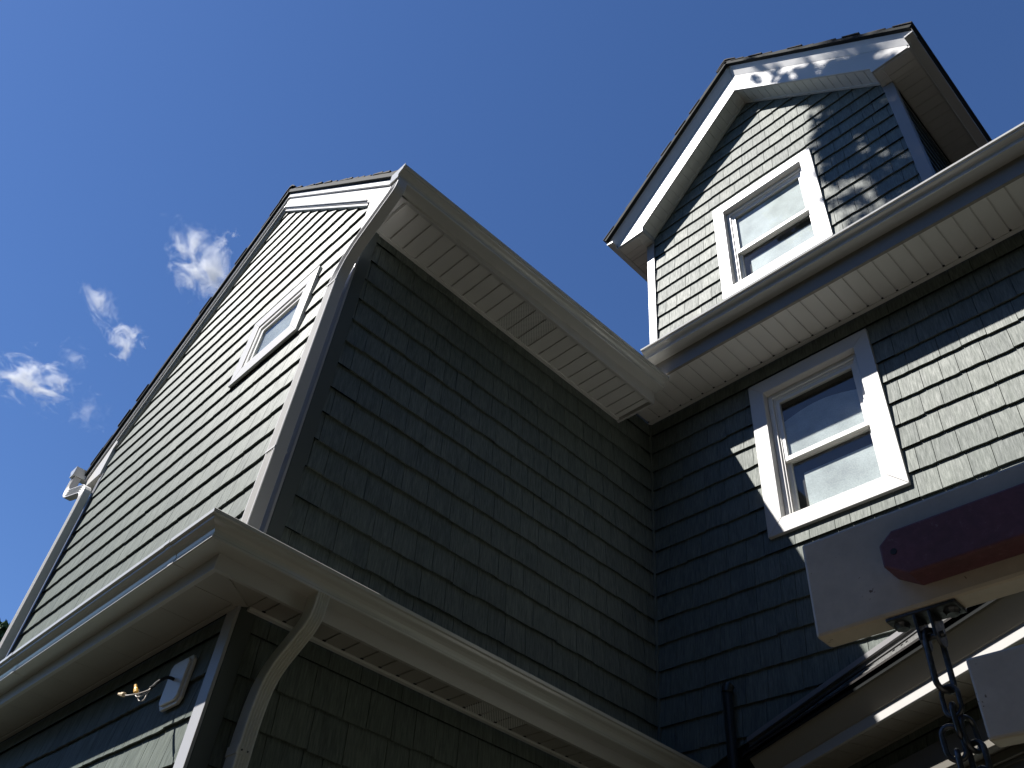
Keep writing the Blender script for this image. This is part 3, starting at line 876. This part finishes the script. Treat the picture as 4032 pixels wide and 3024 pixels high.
# rake fascia band, front boxes, rake soffit, crown
for s in (1, -1):
    X = lambda d: DX + s * d
    g = 0.001
    band = [(g, 10.452 - g), (1.59, 8.862), (1.59, 8.822), (1.25, 8.822), (1.25, 8.886), (g, 10.136 - g)]
    obj('rake_fascia', MB().prism([(X(d), 4.198, z) for d, z in band], [(X(d), 4.216, z) for d, z in band]), 'white_aluminium', dorm, bevel=0.003)
    lip_ = [(g, 10.136), (1.249, 8.887), (1.249, 8.905), (g, 10.154)]
    # sloped rake soffit in panels
    L_ = 1.34
    k = 0
    so = obj('rake_soffit', MB().prism([(X(g), 4.217, 10.155), (X(L_), 4.217, 10.155 - L_), (X(L_), 4.41, 10.155 - L_), (X(g), 4.41, 10.155)],
                                       [(X(g), 4.217, 10.162), (X(L_), 4.217, 10.162 - L_), (X(L_), 4.41, 10.162 - L_), (X(g), 4.41, 10.162)]), 'white_vinyl', dorm)
    while k * 0.0746 < L_ - 0.02:
        a = k * 0.0746 + g; b_ = min(a + 0.0706, L_); k += 1
        obj('soffit_panel', MB().prism([(X(a), 4.217, 10.142 - a), (X(b_), 4.217, 10.142 - b_), (X(b_), 4.386, 10.142 - b_), (X(a), 4.386, 10.142 - a)],
                                       [(X(a), 4.217, 10.150 - a), (X(b_), 4.217, 10.150 - b_), (X(b_), 4.386, 10.150 - b_), (X(a), 4.386, 10.150 - a)]), 'white_vinyl', so)
    obj('wall_channel', MB().prism([(X(g), 4.372, 10.128), (X(1.28), 4.372, 8.849), (X(1.28), 4.372, 8.861), (X(g), 4.372, 10.14)],
                                   [(X(g), 4.395, 10.128), (X(1.28), 4.395, 8.849), (X(1.28), 4.395, 8.861), (X(g), 4.395, 10.14)]), 'white_vinyl', so)
    prof = [(4.196, 0.0), (4.145, 0.132), (4.140, 0.143), (4.22, 0.143), (4.22, 0.0)]
    ends = [0.0, 0.078, 0.078, 0.078, 0.0]
    r0 = [(X(g), y, 10.434 + h) for y, h in prof]
    r1 = [(X(1.592 + e_), y, 10.434 + h - 1.592 - e_) for (y, h), e_ in zip(prof, ends)]
    obj('rake_crown', MB().sweep([r0, r1]), 'white_aluminium', dorm)
    obj('drip_edge', MB().sweep([[(X(g), 4.122, 10.592), (X(g), 4.122, 10.579), (X(g), 4.2, 10.579), (X(g), 4.2, 10.592)],
                                 [(X(1.67), 4.122, 10.592 - 1.67), (X(1.67), 4.122, 10.579 - 1.67), (X(1.67), 4.2, 10.579 - 1.67), (X(1.67), 4.2, 10.592 - 1.67)]]), 'white_aluminium', dorm)
    # box return at the eave corner, side soffit and side fascia
    obj('eave_return', MB().box(min(X(1.25), X(1.262)), max(X(1.25), X(1.262)), 4.217, 4.39, 8.815, 8.92), 'white_aluminium', dorm)
    so2 = obj('soffit', MB().box(min(X(1.25), X(1.585)), max(X(1.25), X(1.585)), 4.217, 7.5, 8.822, 8.828), 'white_vinyl', dorm)
    lo2, hi2 = (min(X(1.263), X(1.575)), max(X(1.263), X(1.575)))
    panels(so2, 'd', 'y', 4.219, 4.39, lo2, hi2, 8.811, phase=4.219, gap=0.004)
    lo3, hi3 = (min(X(1.345), X(1.575)), max(X(1.345), X(1.575)))
    panels(so2, 'd', 'y', 4.392, 7.4, lo3, hi3, 8.811, phase=4.219, gap=0.004)
    pth = [(X(1.59), 4.198, 8.806), (X(1.59), 7.5, 8.806)]
    if s < 0: pth = pth[::-1]
    obj('fascia', run(MB(), pth, [(-0.014, 0.0), (0.0, 0.0), (0.0, 0.05), (-0.014, 0.05)]), 'white_aluminium', dorm)
    pth2 = [(X(1.59), 4.125, 8.806), (X(1.59), 7.5, 8.806)]
    if s < 0: pth2 = pth2[::-1]
    obj('crown_moulding', run(MB(), pth2, [(0.0, 0.045), (0.074, 0.062), (0.076, 0.075), (0.0, 0.07)]), 'white_aluminium', dorm)
    E = 1.685
    roof_plane(dorm, (X(E), 4.100, 10.622 - E), (X(E), 7.6, 10.622 - E), (-s, 0, 1), E * 1.4142, jit=0.012)
for i in range(12):
    y = 4.092 + i * 0.28
    pr = [(-0.12, -0.118), (-0.04, -0.034), (0, -0.004), (0.04, -0.034), (0.12, -0.118), (0.12, -0.108), (0.04, -0.018), (0, 0.016), (-0.04, -0.018), (-0.12, -0.108)]
    obj('ridge_cap', MB().prism([(DX + a, y, 10.648 + b_ + 0.006) for a, b_ in pr], [(DX + a, y + 0.30, 10.648 + b_) for a, b_ in pr]), 'asphalt_shingle', dorm)

# ================================================================== BAY (set at an angle)
bay = thing('bay', (-1.0, 3.6, 0), 'angled bay with beige fascia, soffit and shingle skirt roof beyond the swing beam', 'bay')
F0 = Vector((-2.53, 4.15)); BE = Vector((0.8904, -0.4552)); BI = Vector((0.4552, 0.8904))
F1 = F0 + BE * 2.35
bpath = [(F0.x, F0.y, 3.24), (F1.x, F1.y, 3.24), (1.8, F1.y, 3.24)]
obj('fascia', run(MB(), bpath, [(-0.018, 0.0), (0.0, 0.0), (0.0, 0.06), (-0.018, 0.06)]), 'white_aluminium', bay, bevel=0.002)
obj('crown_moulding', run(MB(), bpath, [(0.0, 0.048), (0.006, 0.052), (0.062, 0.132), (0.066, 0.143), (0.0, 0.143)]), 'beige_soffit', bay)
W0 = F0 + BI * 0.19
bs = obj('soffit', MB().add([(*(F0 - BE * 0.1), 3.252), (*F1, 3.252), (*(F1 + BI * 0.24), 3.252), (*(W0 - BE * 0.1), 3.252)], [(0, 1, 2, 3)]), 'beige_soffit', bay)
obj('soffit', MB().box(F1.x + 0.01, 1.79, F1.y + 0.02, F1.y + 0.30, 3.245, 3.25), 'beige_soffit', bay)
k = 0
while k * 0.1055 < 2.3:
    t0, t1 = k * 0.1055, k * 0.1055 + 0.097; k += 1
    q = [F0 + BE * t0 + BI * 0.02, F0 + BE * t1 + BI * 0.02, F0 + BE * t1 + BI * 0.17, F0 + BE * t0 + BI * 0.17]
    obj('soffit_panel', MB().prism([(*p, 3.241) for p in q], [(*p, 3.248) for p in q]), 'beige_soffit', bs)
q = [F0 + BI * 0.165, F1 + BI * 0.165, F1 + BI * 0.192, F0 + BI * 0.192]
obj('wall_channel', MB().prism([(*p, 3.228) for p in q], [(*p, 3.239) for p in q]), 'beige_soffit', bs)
frB = Frame((W0.x, W0.y, 0), (BE.x, BE.y, 0), (-BI.x, -BI.y, 0))
BW = (0.487, 1.75, 1.95, 3.133)
shingled_wall('bay', bay, frB, 0.0, 2.25, 0.0, 3.235, holes=[(BW[0] + .02, BW[1] - .02, BW[2] + .02, BW[3] - .02)], seen=lambda u, z: z > 2.6, label='dark shaded wall of the bay')
XF = lambda v: (W0.x + BE.x * v[0] + BI.x * v[1], W0.y + BE.y * v[0] + BI.y * v[1], v[2])
window(bay, *BW, 0.0, 0.115, cmat='shade_toned_casing', vmat='shade_toned_casing', label='shaded bay window behind the swing beams')
XF = None
# bay roof shingle courses, clipped to the wall
A1 = Vector((F1.x, F1.y)) - BI * 0.075
plan = [(A0.x, A0.y), (A1.x, A1.y), (A1.x + 0.1, 4.205), (A0.x - 0.1, 4.205)]
deck = obj('roof', MB().prism([(x, y, roofz(x, y)) for x, y in plan], [(x, y, roofz(x, y) - 0.018) for x, y in plan]), 'dark_backing', bay)
s = 0.0
k = 0
while s < 1.1:
    poly = clip_poly(plan, BI.x, BI.y, BI.x * A0.x + BI.y * A0.y + s + 0.14)
    if len(poly) > 2: poly = clip_poly(poly, -BI.x, -BI.y, -(BI.x * A0.x + BI.y * A0.y + s))
    if len(poly) > 2:
        dist = lambda x, y: (x - A0.x) * BI.x + (y - A0.y) * BI.y - s
        j = -0.012 if k == 0 else 0
        top = [(x - BI.x * (0.012 if dist(x, y) < 0.01 and k == 0 else 0), y - BI.y * (0.012 if dist(x, y) < 0.01 and k == 0 else 0), roofz(x, y) + 0.020 - 0.010 * dist(x, y) / 0.14) for x, y in poly]
        bot = [(a, b_, c - 0.010) for a, b_, c in top]
        obj('roof_shingle', MB().prism(top, bot), 'asphalt_shingle' if k == 0 else 'grey_asphalt_shingle', deck)
    s += 0.115; k += 1
yb = A1.y
obj('roof', MB().prism([(A1.x, yb, 3.40), (1.9, yb, 3.40), (1.9, 4.2, 4.2), (A1.x + 0.1, 4.2, 4.2)], [(A1.x, yb, 3.38), (1.9, yb, 3.38), (1.9, 4.2, 4.18), (A1.x + 0.1, 4.2, 4.18)]), 'asphalt_shingle', bay)
W1 = F1 + BI * 0.19
obj('wall', MB().box(W1.x + 0.03, 1.75, W1.y + 0.03, W1.y + 0.12, 0, 3.235), 'dark_backing', bay)

# ================================================================== TUBES: pipe, cables, wires
def tube(pts, r, n=8, closed=False, cap=True):
    P = [Vector(p) for p in pts]
    rings = []
    prev = None
    N = len(P)
    for i in range(N):
        if closed: t = (P[(i + 1) % N] - P[i - 1]).normalized()
        else: t = (P[min(i + 1, N - 1)] - P[max(i - 1, 0)]).normalized()
        if prev is None:
            a = Vector((0, 0, 1)) if abs(t.z) < 0.9 else Vector((1, 0, 0))
            s_ = t.cross(a).normalized()
        else: s_ = (prev - t * prev.dot(t)).normalized()
        prev = s_
        b2 = t.cross(s_)
        rr = r(i / (N - 1)) if callable(r) else r
        rings.append([P[i] + (s_ * cos(2 * pi * j / n) + b2 * sin(2 * pi * j / n)) * rr for j in range(n)])
    mb = MB()
    if closed: rings.append(rings[0])
    mb.sweep(rings, caps=cap and not closed)
    return mb

def spline(pts, k=6):
    P = [Vector(p) for p in pts]; out = []
    for i in range(len(P) - 1):
        p0, p1, p2, p3 = P[max(i - 1, 0)], P[i], P[i + 1], P[min(i + 2, len(P) - 1)]
        for j in range(k):
            t = j / k
            out.append(0.5 * ((2 * p1) + (p2 - p0) * t + (2 * p0 - 5 * p1 + 4 * p2 - p3) * t * t + (3 * p1 - p0 - 3 * p2 + p3) * t ** 3))
    out.append(P[-1])
    return out

pipe = thing('vent_pipe', (-2.705, 4.15, 0), 'thin dark vertical pipe against the shaded wall beside the bay roof', 'pipe')
obj('pipe', tube([(-2.705, 4.155, 0), (-2.705, 4.155, 3.80)], 0.030, 16), 'dark_pipe_plastic', pipe, smooth=True)
obj('pipe_cap', tube(spline([(-2.705, 4.155, 3.801), (-2.702, 4.158, 3.83), (-2.695, 4.166, 3.85)], 4), 0.034, 16), 'dark_pipe_plastic', pipe, smooth=True)

for i, (off, ph) in enumerate(((0.030, 0.0), (0.052, 1.3), (0.012, 2.1))):
    pts = []
    r3 = random.Random(i + 5)
    x = -2.56
    while x < 0.1:
        wob = 0.012 * sin(x * 5 + ph) + r3.uniform(-0.003, 0.003)
        y = 4.165 - 0.035 * i - 0.02 * sin(x * 3.1 + ph)
        pts.append((x, y, roofz(x, y) + 0.030 + 0.3 * abs(wob)))
        x += 0.12
    c = obj('cable', tube(spline(pts, 3), 0.0055, 6), 'black_rubber', smooth=True, group='cables on the bay roof',
            label=('black cable nearest the eave on the bay roof strip', 'black cable in the middle of the three on the bay roof strip', 'black cable tucked against the flashing above the bay roof')[(1, 0, 2)[i]], cat='cable')

# ================================================================== MOUNTING BLOCK WITH LOOSE WIRES
blk = thing('mounting_block', (-3.57, 1.35, 2.92), 'pale square mounting block with loose wires on the shaded wall under the skirt soffit', 'wall box')
def bevel_plate(x0, x1, z0, z1, y0, y1, c):
    o = [(x0 + c, z0), (x1 - c, z0), (x1, z0 + c), (x1, z1 - c), (x1 - c, z1), (x0 + c, z1), (x0, z1 - c), (x0, z0 + c)]
    return MB().prism([(x, y0, z) for x, z in o], [(x, y1, z) for x, z in o])
obj('block_base', bevel_plate(-3.668, -3.480, 2.918, 3.132, 1.346, 1.362, 0.022), 'white_vinyl', blk, bevel=0.004)
obj('block_plate', bevel_plate(-3.655, -3.493, 2.932, 3.118, 1.334, 1.3455, 0.018), 'white_vinyl', blk, bevel=0.004)
wires = spline([(-3.588, 1.345, 3.038), (-3.575, 1.30, 3.03), (-3.552, 1.26, 2.985), (-3.52, 1.24, 2.955), (-3.475, 1.215, 2.925)])
obj('cable_sheath', tube(wires, 0.0075, 8), 'black_rubber', blk, smooth=True)
for j, pts in enumerate(([(-3.475, 1.215, 2.925), (-3.445, 1.20, 2.885), (-3.444, 1.195, 2.862), (-3.470, 1.185, 2.866), (-3.474, 1.175, 2.900), (-3.462, 1.165, 2.898)],
                         [(-3.475, 1.215, 2.925), (-3.452, 1.20, 2.905), (-3.43, 1.16, 2.872), (-3.445, 1.13, 2.858), (-3.465, 1.125, 2.862)],
                         [(-3.475, 1.215, 2.925), (-3.435, 1.185, 2.88), (-3.437, 1.165, 2.862), (-3.458, 1.16, 2.880)])):
    obj('wire', tube(spline(pts), 0.0024, 6), 'copper_wire', blk, smooth=True)
def nut(p, q, mat, label):
    obj('wire_nut', tube([p, (Vector(p) * 0.6 + Vector(q) * 0.4), (Vector(p) * 0.4 + Vector(q) * 0.6), q], lambda t: 0.0072 - 0.0015 * t + (0.0025 if t < 0.5 else 0), 8), mat, blk, label=label)
nut((-3.460, 1.162, 2.886), (-3.478, 1.155, 2.918), 'yellow_wire_nut', 'yellow wire nut')
nut((-3.462, 1.122, 2.862), (-3.502, 1.115, 2.872), 'tan_wire_nut', 'tan wire nut')

# ================================================================== SWING SET
sw = thing('swing_set', (1.0, 1.2, 0), 'weathered beige swing set beams with a maroon plastic board in the near corner', 'swing set')
def plank(x0, x1, y0, y1, z0, z1, mat='weathered_beige_vinyl', **k):
    return obj('beam', MB().box(x0, x1, y0, y1, z0, z1), mat, sw, bevel=0.005, **k)
plank(-0.508, 2.6, 1.003, 1.042, 2.171, 2.318, label='front beam that carries the chain hanger')
plank(-0.477, 2.6, 1.45, 1.49, 2.176, 2.313, label='second beam partly out of the picture')
c = 0.030
zb0, zb1 = 2.195, 2.262
o_ = [(-0.352, zb0), (2.3, zb0), (2.3, zb1), (-0.362, zb1), (-0.382, zb1 - 0.016), (-0.382, zb0 + 0.020)]
brd = obj('board', MB().prism([(x, 0.964, z) for x, z in o_], [(x, 1.0025, z) for x, z in o_]), 'scuffed_maroon_plastic', sw, bevel=0.003)
obj('bolt_hole', tube([(-0.364, 0.9635, 2.231), (-0.364, 0.966, 2.231)], 0.0045, 12), 'black_rubber', brd)
for x in (1.3, 2.5):
    obj('post', MB().box(x, x + 0.09, 1.043, 1.449, 2.02, 2.17), 'weathered_beige_vinyl', sw, bevel=0.004)
    obj('post', MB().box(x, x + 0.09, 1.20, 1.29, 0, 2.019), 'weathered_beige_vinyl', sw, bevel=0.004)
# hanger bracket under the front beam
hx, hy = -0.366, 1.024
hb = obj('hanger_bracket', MB().box(-0.412, -0.322, 1.006, 1.040, 2.1655, 2.1705), 'galvanised_steel', sw, bevel=0.0015)
for dx in (-0.409, -0.325):
    pass
for bx in (-0.399, -0.335):
    obj('bolt', tube([(bx, hy, 2.1655), (bx, hy, 2.163), (bx, hy, 2.1595)], lambda t: 0.0105 - 0.003 * t, 10), 'galvanised_steel', hb)
for ex in (hx - 0.0095, hx + 0.0095):
    e_ = [(hy - 0.018, 2.1655)]
    for i in range(9):
        a = pi + pi * i / 8
        e_.append((hy + 0.015 * cos(a), 2.138 + 0.015 * sin(a)))
    e_.append((hy + 0.018, 2.1655))
    obj('bracket_ear', MB().prism([(ex - 0.002, y, z) for y, z in e_], [(ex + 0.002, y, z) for y, z in e_]), 'galvanised_steel', hb, bevel=0.0008)
obj('pin', tube([(hx - 0.015, hy, 2.140), (hx + 0.015, hy, 2.140)], 0.0042, 10), 'galvanised_steel', hb, smooth=True)

ch = thing('swing_chain', (hx, hy, 1.2), 'dark steel swing chain hanging doubled from the beam bracket', 'chain')
def link_loop(c_, L, Wd, r, ang, tilt=0.0, lean=0.0):
    """oval link: centre c_, length L, width Wd, wire radius r, turned ang about z, tilted in its plane"""
    pts = []
    hl = L / 2 - Wd / 2
    for i in range(10): 
        a = pi * i / 9
        pts.append((Wd / 2 * cos(a), hl + Wd / 2 * sin(a)))
    for i in range(10):
        a = pi + pi * i / 9
        pts.append((Wd / 2 * cos(a), -hl + Wd / 2 * sin(a)))
    out = []
    for u, v in pts:
        u2, v2 = u * cos(tilt) - v * sin(tilt), u * sin(tilt) + v * cos(tilt)
        out.append(Vector(c_) + Vector((u2 * cos(ang), u2 * sin(ang), v2)) + Vector((-sin(ang), cos(ang), 0)) * lean * v2)
    return tube(out, r, 8, closed=True)
def add_link(*a, nm='chain_link'):
    return obj(nm, link_loop(*a), 'galvanised_steel', ch, smooth=True)
add_link((hx + 0.000, hy, 2.1095), 0.078, 0.024, 0.0037, radians(60), 0.0, nm='quick_link')
add_link((hx + 0.002, hy, 2.058), 0.036, 0.020, 0.0029, radians(-5), 0.0)
add_link((hx + 0.003, hy, 2.034), 0.040, 0.019, 0.0029, radians(95), 0.10)
def strand(x, y, z, n_, ph, sx):
    for i in range(n_):
        add_link((x + sx * i * 0.0285, y, z - 0.0285 * i), 0.038, 0.0205, 0.0034, ph + (pi / 2) * (i % 2), 0.1 * sin(i * 2.0 + ph))
strand(hx - 0.006, hy - 0.004, 2.010, 22, radians(20), 0.03)
strand(hx + 0.011, hy + 0.006, 2.020, 20, radians(70), 0.06)

# ================================================================== TREES
def leaf_mesh(mb, c, r, n, size, rr, elong=2.0):
    for _ in range(n):
        while True:
            p = Vector((rr.uniform(-1, 1), rr.uniform(-1, 1), rr.uniform(-1, 1)))
            if p.length < 1: break
        p = Vector(c) + Vector((p.x * r[0], p.y * r[1], p.z * r[2]))
        a = Vector((rr.gauss(0, 1), rr.gauss(0, 1), rr.gauss(0, 1))).normalized()
        b_ = a.cross(Vector((rr.gauss(0, 1), rr.gauss(0, 1), rr.gauss(0, 1)))).normalized()
        s = size * rr.uniform(0.6, 1.3)
        a *= s * elong / 2; b_ *= s / 2
        mb.add([p - a, p + b_ * 0.9 - a * 0.2, p + a, p - b_ * 0.9 - a * 0.2], [(0, 1, 2, 3)])

def twigs(mb, c, r, n, size, rr, elong):
    left = n
    while left > 0:
        while True:
            p = Vector((rr.uniform(-1, 1), rr.uniform(-1, 1), rr.uniform(-1, 1)))
            if p.length < 1: break
        q = Vector(c) + Vector((p.x * r[0], p.y * r[1], p.z * r[2]))
        m = rr.randint(10, 26)
        leaf_mesh(mb, q, (rr.uniform(.07, .16), rr.uniform(.07, .16), rr.uniform(.05, .12)), m, size, rr, elong)
        left -= m

def lift(X, Z, k):
    return (X - 0.613 * k, 4.4 - k, Z + 1.54 * k)
shade = thing('maple_tree', (3.4, 0.2, 0), 'tall maple tree outside the picture whose leaves dapple the dormer', 'tree')
r4 = random.Random(21)
crown = MB()
clumps = []
# (X, Z, radius, leaves) on the dormer wall, then lifted towards the sun
for X_, Z_, R_, N_ in ((-0.92, 8.52, 0.36, 300), (-1.18, 8.62, 0.20, 120), (-1.28, 8.30, 0.17, 70), (-0.62, 8.25, 0.30, 190), (-1.02, 8.15, 0.30, 170), (-0.80, 7.88, 0.30, 110), (-1.25, 7.92, 0.18, 60),
                       (-1.12, 7.62, 0.26, 90), (-0.72, 7.5, 0.26, 60), (-1.04, 8.84, 0.18, 70), (-1.42, 9.48, 0.16, 14), (-1.22, 9.28, 0.18, 18), (-1.02, 9.16, 0.18, 14), (-0.84, 8.98, 0.2, 16), (-0.62, 8.76, 0.2, 18), (-0.42, 8.60, 0.2, 22),
                       (-0.35, 8.0, 0.40, 130), (-0.1, 7.4, 0.5, 170), (0.1, 6.75, 0.42, 200), (-0.55, 7.15, 0.22, 40), (0.5, 7.7, 0.6, 260), (0.2, 8.1, 0.3, 90), (0.9, 8.6, 0.4, 120), (1.4, 8.2, 0.7, 250)):
    k = r4.uniform(3.4, 4.3)
    c_ = Vector(lift(X_, Z_, k))
    clumps.append(c_)
    twigs(crown, c_, (R_ * 1.05, R_ * 1.2, R_ * 1.35), int(N_ * 1.9), 0.075, r4, 1.6)
for X_, Y_, Z_, R_, N_ in ((-1.7, -1.35, 5.95, 0.8, 1500), (-1.1, -0.9, 5.7, 0.7, 1200), (-0.5, -1.2, 6.0, 0.8, 1200), (0.3, -1.1, 6.0, 0.9, 1200), (-1.3, -0.5, 6.6, 0.5, 500), (1.0, -0.8, 6.4, 0.9, 900)):
    clumps.append(Vector((X_, Y_, Z_)))
    leaf_mesh(crown, (X_, Y_, Z_), (R_, R_ * 0.9, R_ * 0.6), int(N_ * 1.8), 0.12, r4, 1.6)
for _ in range(125):        # unseen crown mass added on the right to block sky fill on the side wall
    q = Vector((r4.uniform(3.6, 9.5), r4.uniform(-3.5, 6.0), r4.uniform(5.0, 16.0)))
    if q.x < 0.35 * q.y + 3.6: q.x = 0.35 * q.y + 3.6 + r4.uniform(0, 2)
    leaf_mesh(crown, q, (1.3, 1.3, 1.0), 260, 0.26, r4, 1.5)
obj('crown', crown, 'leaf', shade)
obj('trunk', tube(spline([(3.4, 0.2, 0), (3.35, 0.25, 4), (3.2, 0.2, 8), (2.6, 0.35, 12), (1.6, 0.5, 14.5)]), lambda t: 0.22 - 0.16 * t, 10), 'bark', shade, smooth=True)
for c_ in clumps:
    if c_.z > 10: a = Vector((2.3, 0.4, 12.6 + 0.25 * (c_.z - 13)))
    else: a = Vector((3.3, 0.22, 5.2))
    m_ = (a + c_) / 2 + Vector((0, 0, 0.25))
    obj('branch', tube(spline([a, m_, c_]), lambda t: 0.035 - 0.029 * t, 6), 'bark', shade, smooth=True)

far = thing('distant_tree', (-29.2, 5.2, 0), 'tip of a leafy tree just showing past the left downspout', 'tree')
fc = MB()
r5 = random.Random(4)
for dx, dy, dz, R_ in ((0, 0, 9.2, 2.2), (0.9, -0.4, 10.9, 1.1), (1.3, -0.5, 11.6, 0.7), (-1.2, 0.4, 10.2, 1.5), (1.0, -0.6, 8.2, 1.8), (-0.2, 0.3, 7.2, 2.4), (1.55, -0.3, 12.05, 0.35)):
    leaf_mesh(fc, (-29.2 + dx, 5.2 + dy, dz), (R_, R_, R_ * 0.8), int(900 * R_), 0.16, r5, 1.6)
obj('crown', fc, 'leaf', far)
obj('trunk', tube([(-29.2, 5.2, 0), (-29.0, 5.2, 5), (-28.6, 5.0, 9.5)], lambda t: 0.25 - 0.18 * t, 8), 'bark', far, smooth=True)

# ================================================================== CLOUDS
def cloud(dirv, dist, rx, ry, rz, dens, seed, label, rot=0.0, thr=0.5, sc=3.0):
    m = bpy.data.materials.new('cloud_vapour'); m.use_nodes = True
    nt = m.node_tree; nt.nodes.clear()
    out = nnode(nt, 'ShaderNodeOutputMaterial'); pv = nnode(nt, 'ShaderNodeVolumePrincipled')
    pv.inputs['Color'].default_value = (1, 1, 1, 1); pv.inputs['Anisotropy'].default_value = 0.0
    tc = nnode(nt, 'ShaderNodeTexCoord')
    mp = nnode(nt, 'ShaderNodeMapping'); mp.inputs['Location'].default_value = (seed, seed * 1.7, 0)
    nt.links.new(tc.outputs['Object'], mp.inputs[0])
    n1 = noise(nt, mp.outputs[0], sc * 1.6, 10, 0.70)
    n1.inputs['Distortion'].default_value = 0.6
    ln = nnode(nt, 'ShaderNodeVectorMath', operation='LENGTH'); nt.links.new(tc.outputs['Object'], ln.inputs[0])
    fall = nnode(nt, 'ShaderNodeMapRange'); nt.links.new(ln.outputs['Value'], fall.inputs[0])
    fall.inputs[1].default_value = 1.0; fall.inputs[2].default_value = 0.0; fall.inputs[3].default_value = -0.26; fall.inputs[4].default_value = 0.10
    ad = nnode(nt, 'ShaderNodeMath', operation='ADD'); nt.links.new(n1.outputs[0], ad.inputs[0]); nt.links.new(fall.outputs[0], ad.inputs[1])
    mr = nnode(nt, 'ShaderNodeMapRange'); nt.links.new(ad.outputs[0], mr.inputs[0])
    mr.inputs[1].default_value = thr; mr.inputs[2].default_value = thr + 0.22; mr.inputs[3].default_value = 0; mr.inputs[4].default_value = dens
    nt.links.new(mr.outputs[0], pv.inputs['Density'])
    nt.links.new(pv.outputs[0], out.inputs['Volume'])
    bm = bmesh.new(); bmesh.ops.create_icosphere(bm, subdivisions=3, radius=1.0)
    me = bpy.data.meshes.new('cloud'); bm.to_mesh(me); bm.free(); me.materials.append(m)
    o = bpy.data.objects.new('cloud', me); COL.objects.link(o)
    o.location = Vector(dirv) * dist + Vector((0, 0, 1.6))
    M = Matrix((RIGHT, UP, BACK)).transposed()       # built broadside, then simply left in the sky
    o.rotation_euler = (M @ Matrix.Rotation(rot, 3, 'Z')).to_euler()
    o.scale = (rx, ry, rz)
    o['label'] = label; o['category'] = 'cloud'; o['group'] = 'small white clouds in the blue sky'
    return o
D_ = 400
cloud((-0.700, 0.126, 0.703), D_, 27, 38, 12, 0.75, 1.3, 'largest wispy white cloud, beside the gable roof edge', rot=radians(25), thr=0.49, sc=1.5)
cloud((-0.770, 0.067, 0.635), D_, 14, 24, 7, 0.38, 6.1, 'thin ragged cloud strand between the largest cloud and the round puff', rot=radians(25), thr=0.50, sc=1.7)
cloud((-0.779, 0.108, 0.618), D_, 15, 16, 7, 0.62, 11.9, 'small round cloud puff next to the roof edge', rot=0, thr=0.49, sc=1.6)
cloud((-0.829, 0.057, 0.556), D_, 30, 18, 9, 0.75, 15.2, 'bright cloud cluster at the left edge of the picture', rot=radians(-20), thr=0.47, sc=1.7)
cloud((-0.806, 0.076, 0.587), D_, 13, 14, 6, 0.16, 21.4, 'faint cloud wisp above the bright cluster', rot=0, thr=0.51, sc=1.8)
cloud((-0.826, 0.117, 0.551), D_, 19, 18, 7, 0.20, 27.8, 'faint low cloud wisp below the bright cluster', rot=radians(-40), thr=0.51, sc=1.8)
scene.cycles.volume_step_rate = 1.0
scene.cycles.volume_max_steps = 128
# ================================================================== UNSEEN TREELINE added behind and beside the camera to block sky fill
tl = MB()
r6 = random.Random(9)
for i in range(30):
    a = radians(45 - 190 * i / 29)
    R0 = 12.5 + r6.uniform(-1, 1.5)
    hgt = (11.5 if a < radians(-50) else 9.5) + r6.uniform(-1, 1.0)
    cx, cy = R0 * cos(a), R0 * sin(a)
    bm = bmesh.new(); bmesh.ops.create_icosphere(bm, subdivisions=3, radius=1.0)
    for v in bm.verts:
        f = 1 + 0.18 * sin(v.co.x * 5 + i) * cos(v.co.z * 6 + i * 2) + r6.uniform(-0.08, 0.08)
        v.co = Vector((cx + v.co.x * 2.1 * f, cy + v.co.y * 2.1 * f, hgt * 0.5 + v.co.z * hgt * 0.5 * f))
    tl.add([v.co[:] for v in bm.verts], [tuple(v.index for v in f.verts) for f in bm.faces])
    bm.free()
obj('unseen_treeline', tl, 'leaf', kind='stuff')
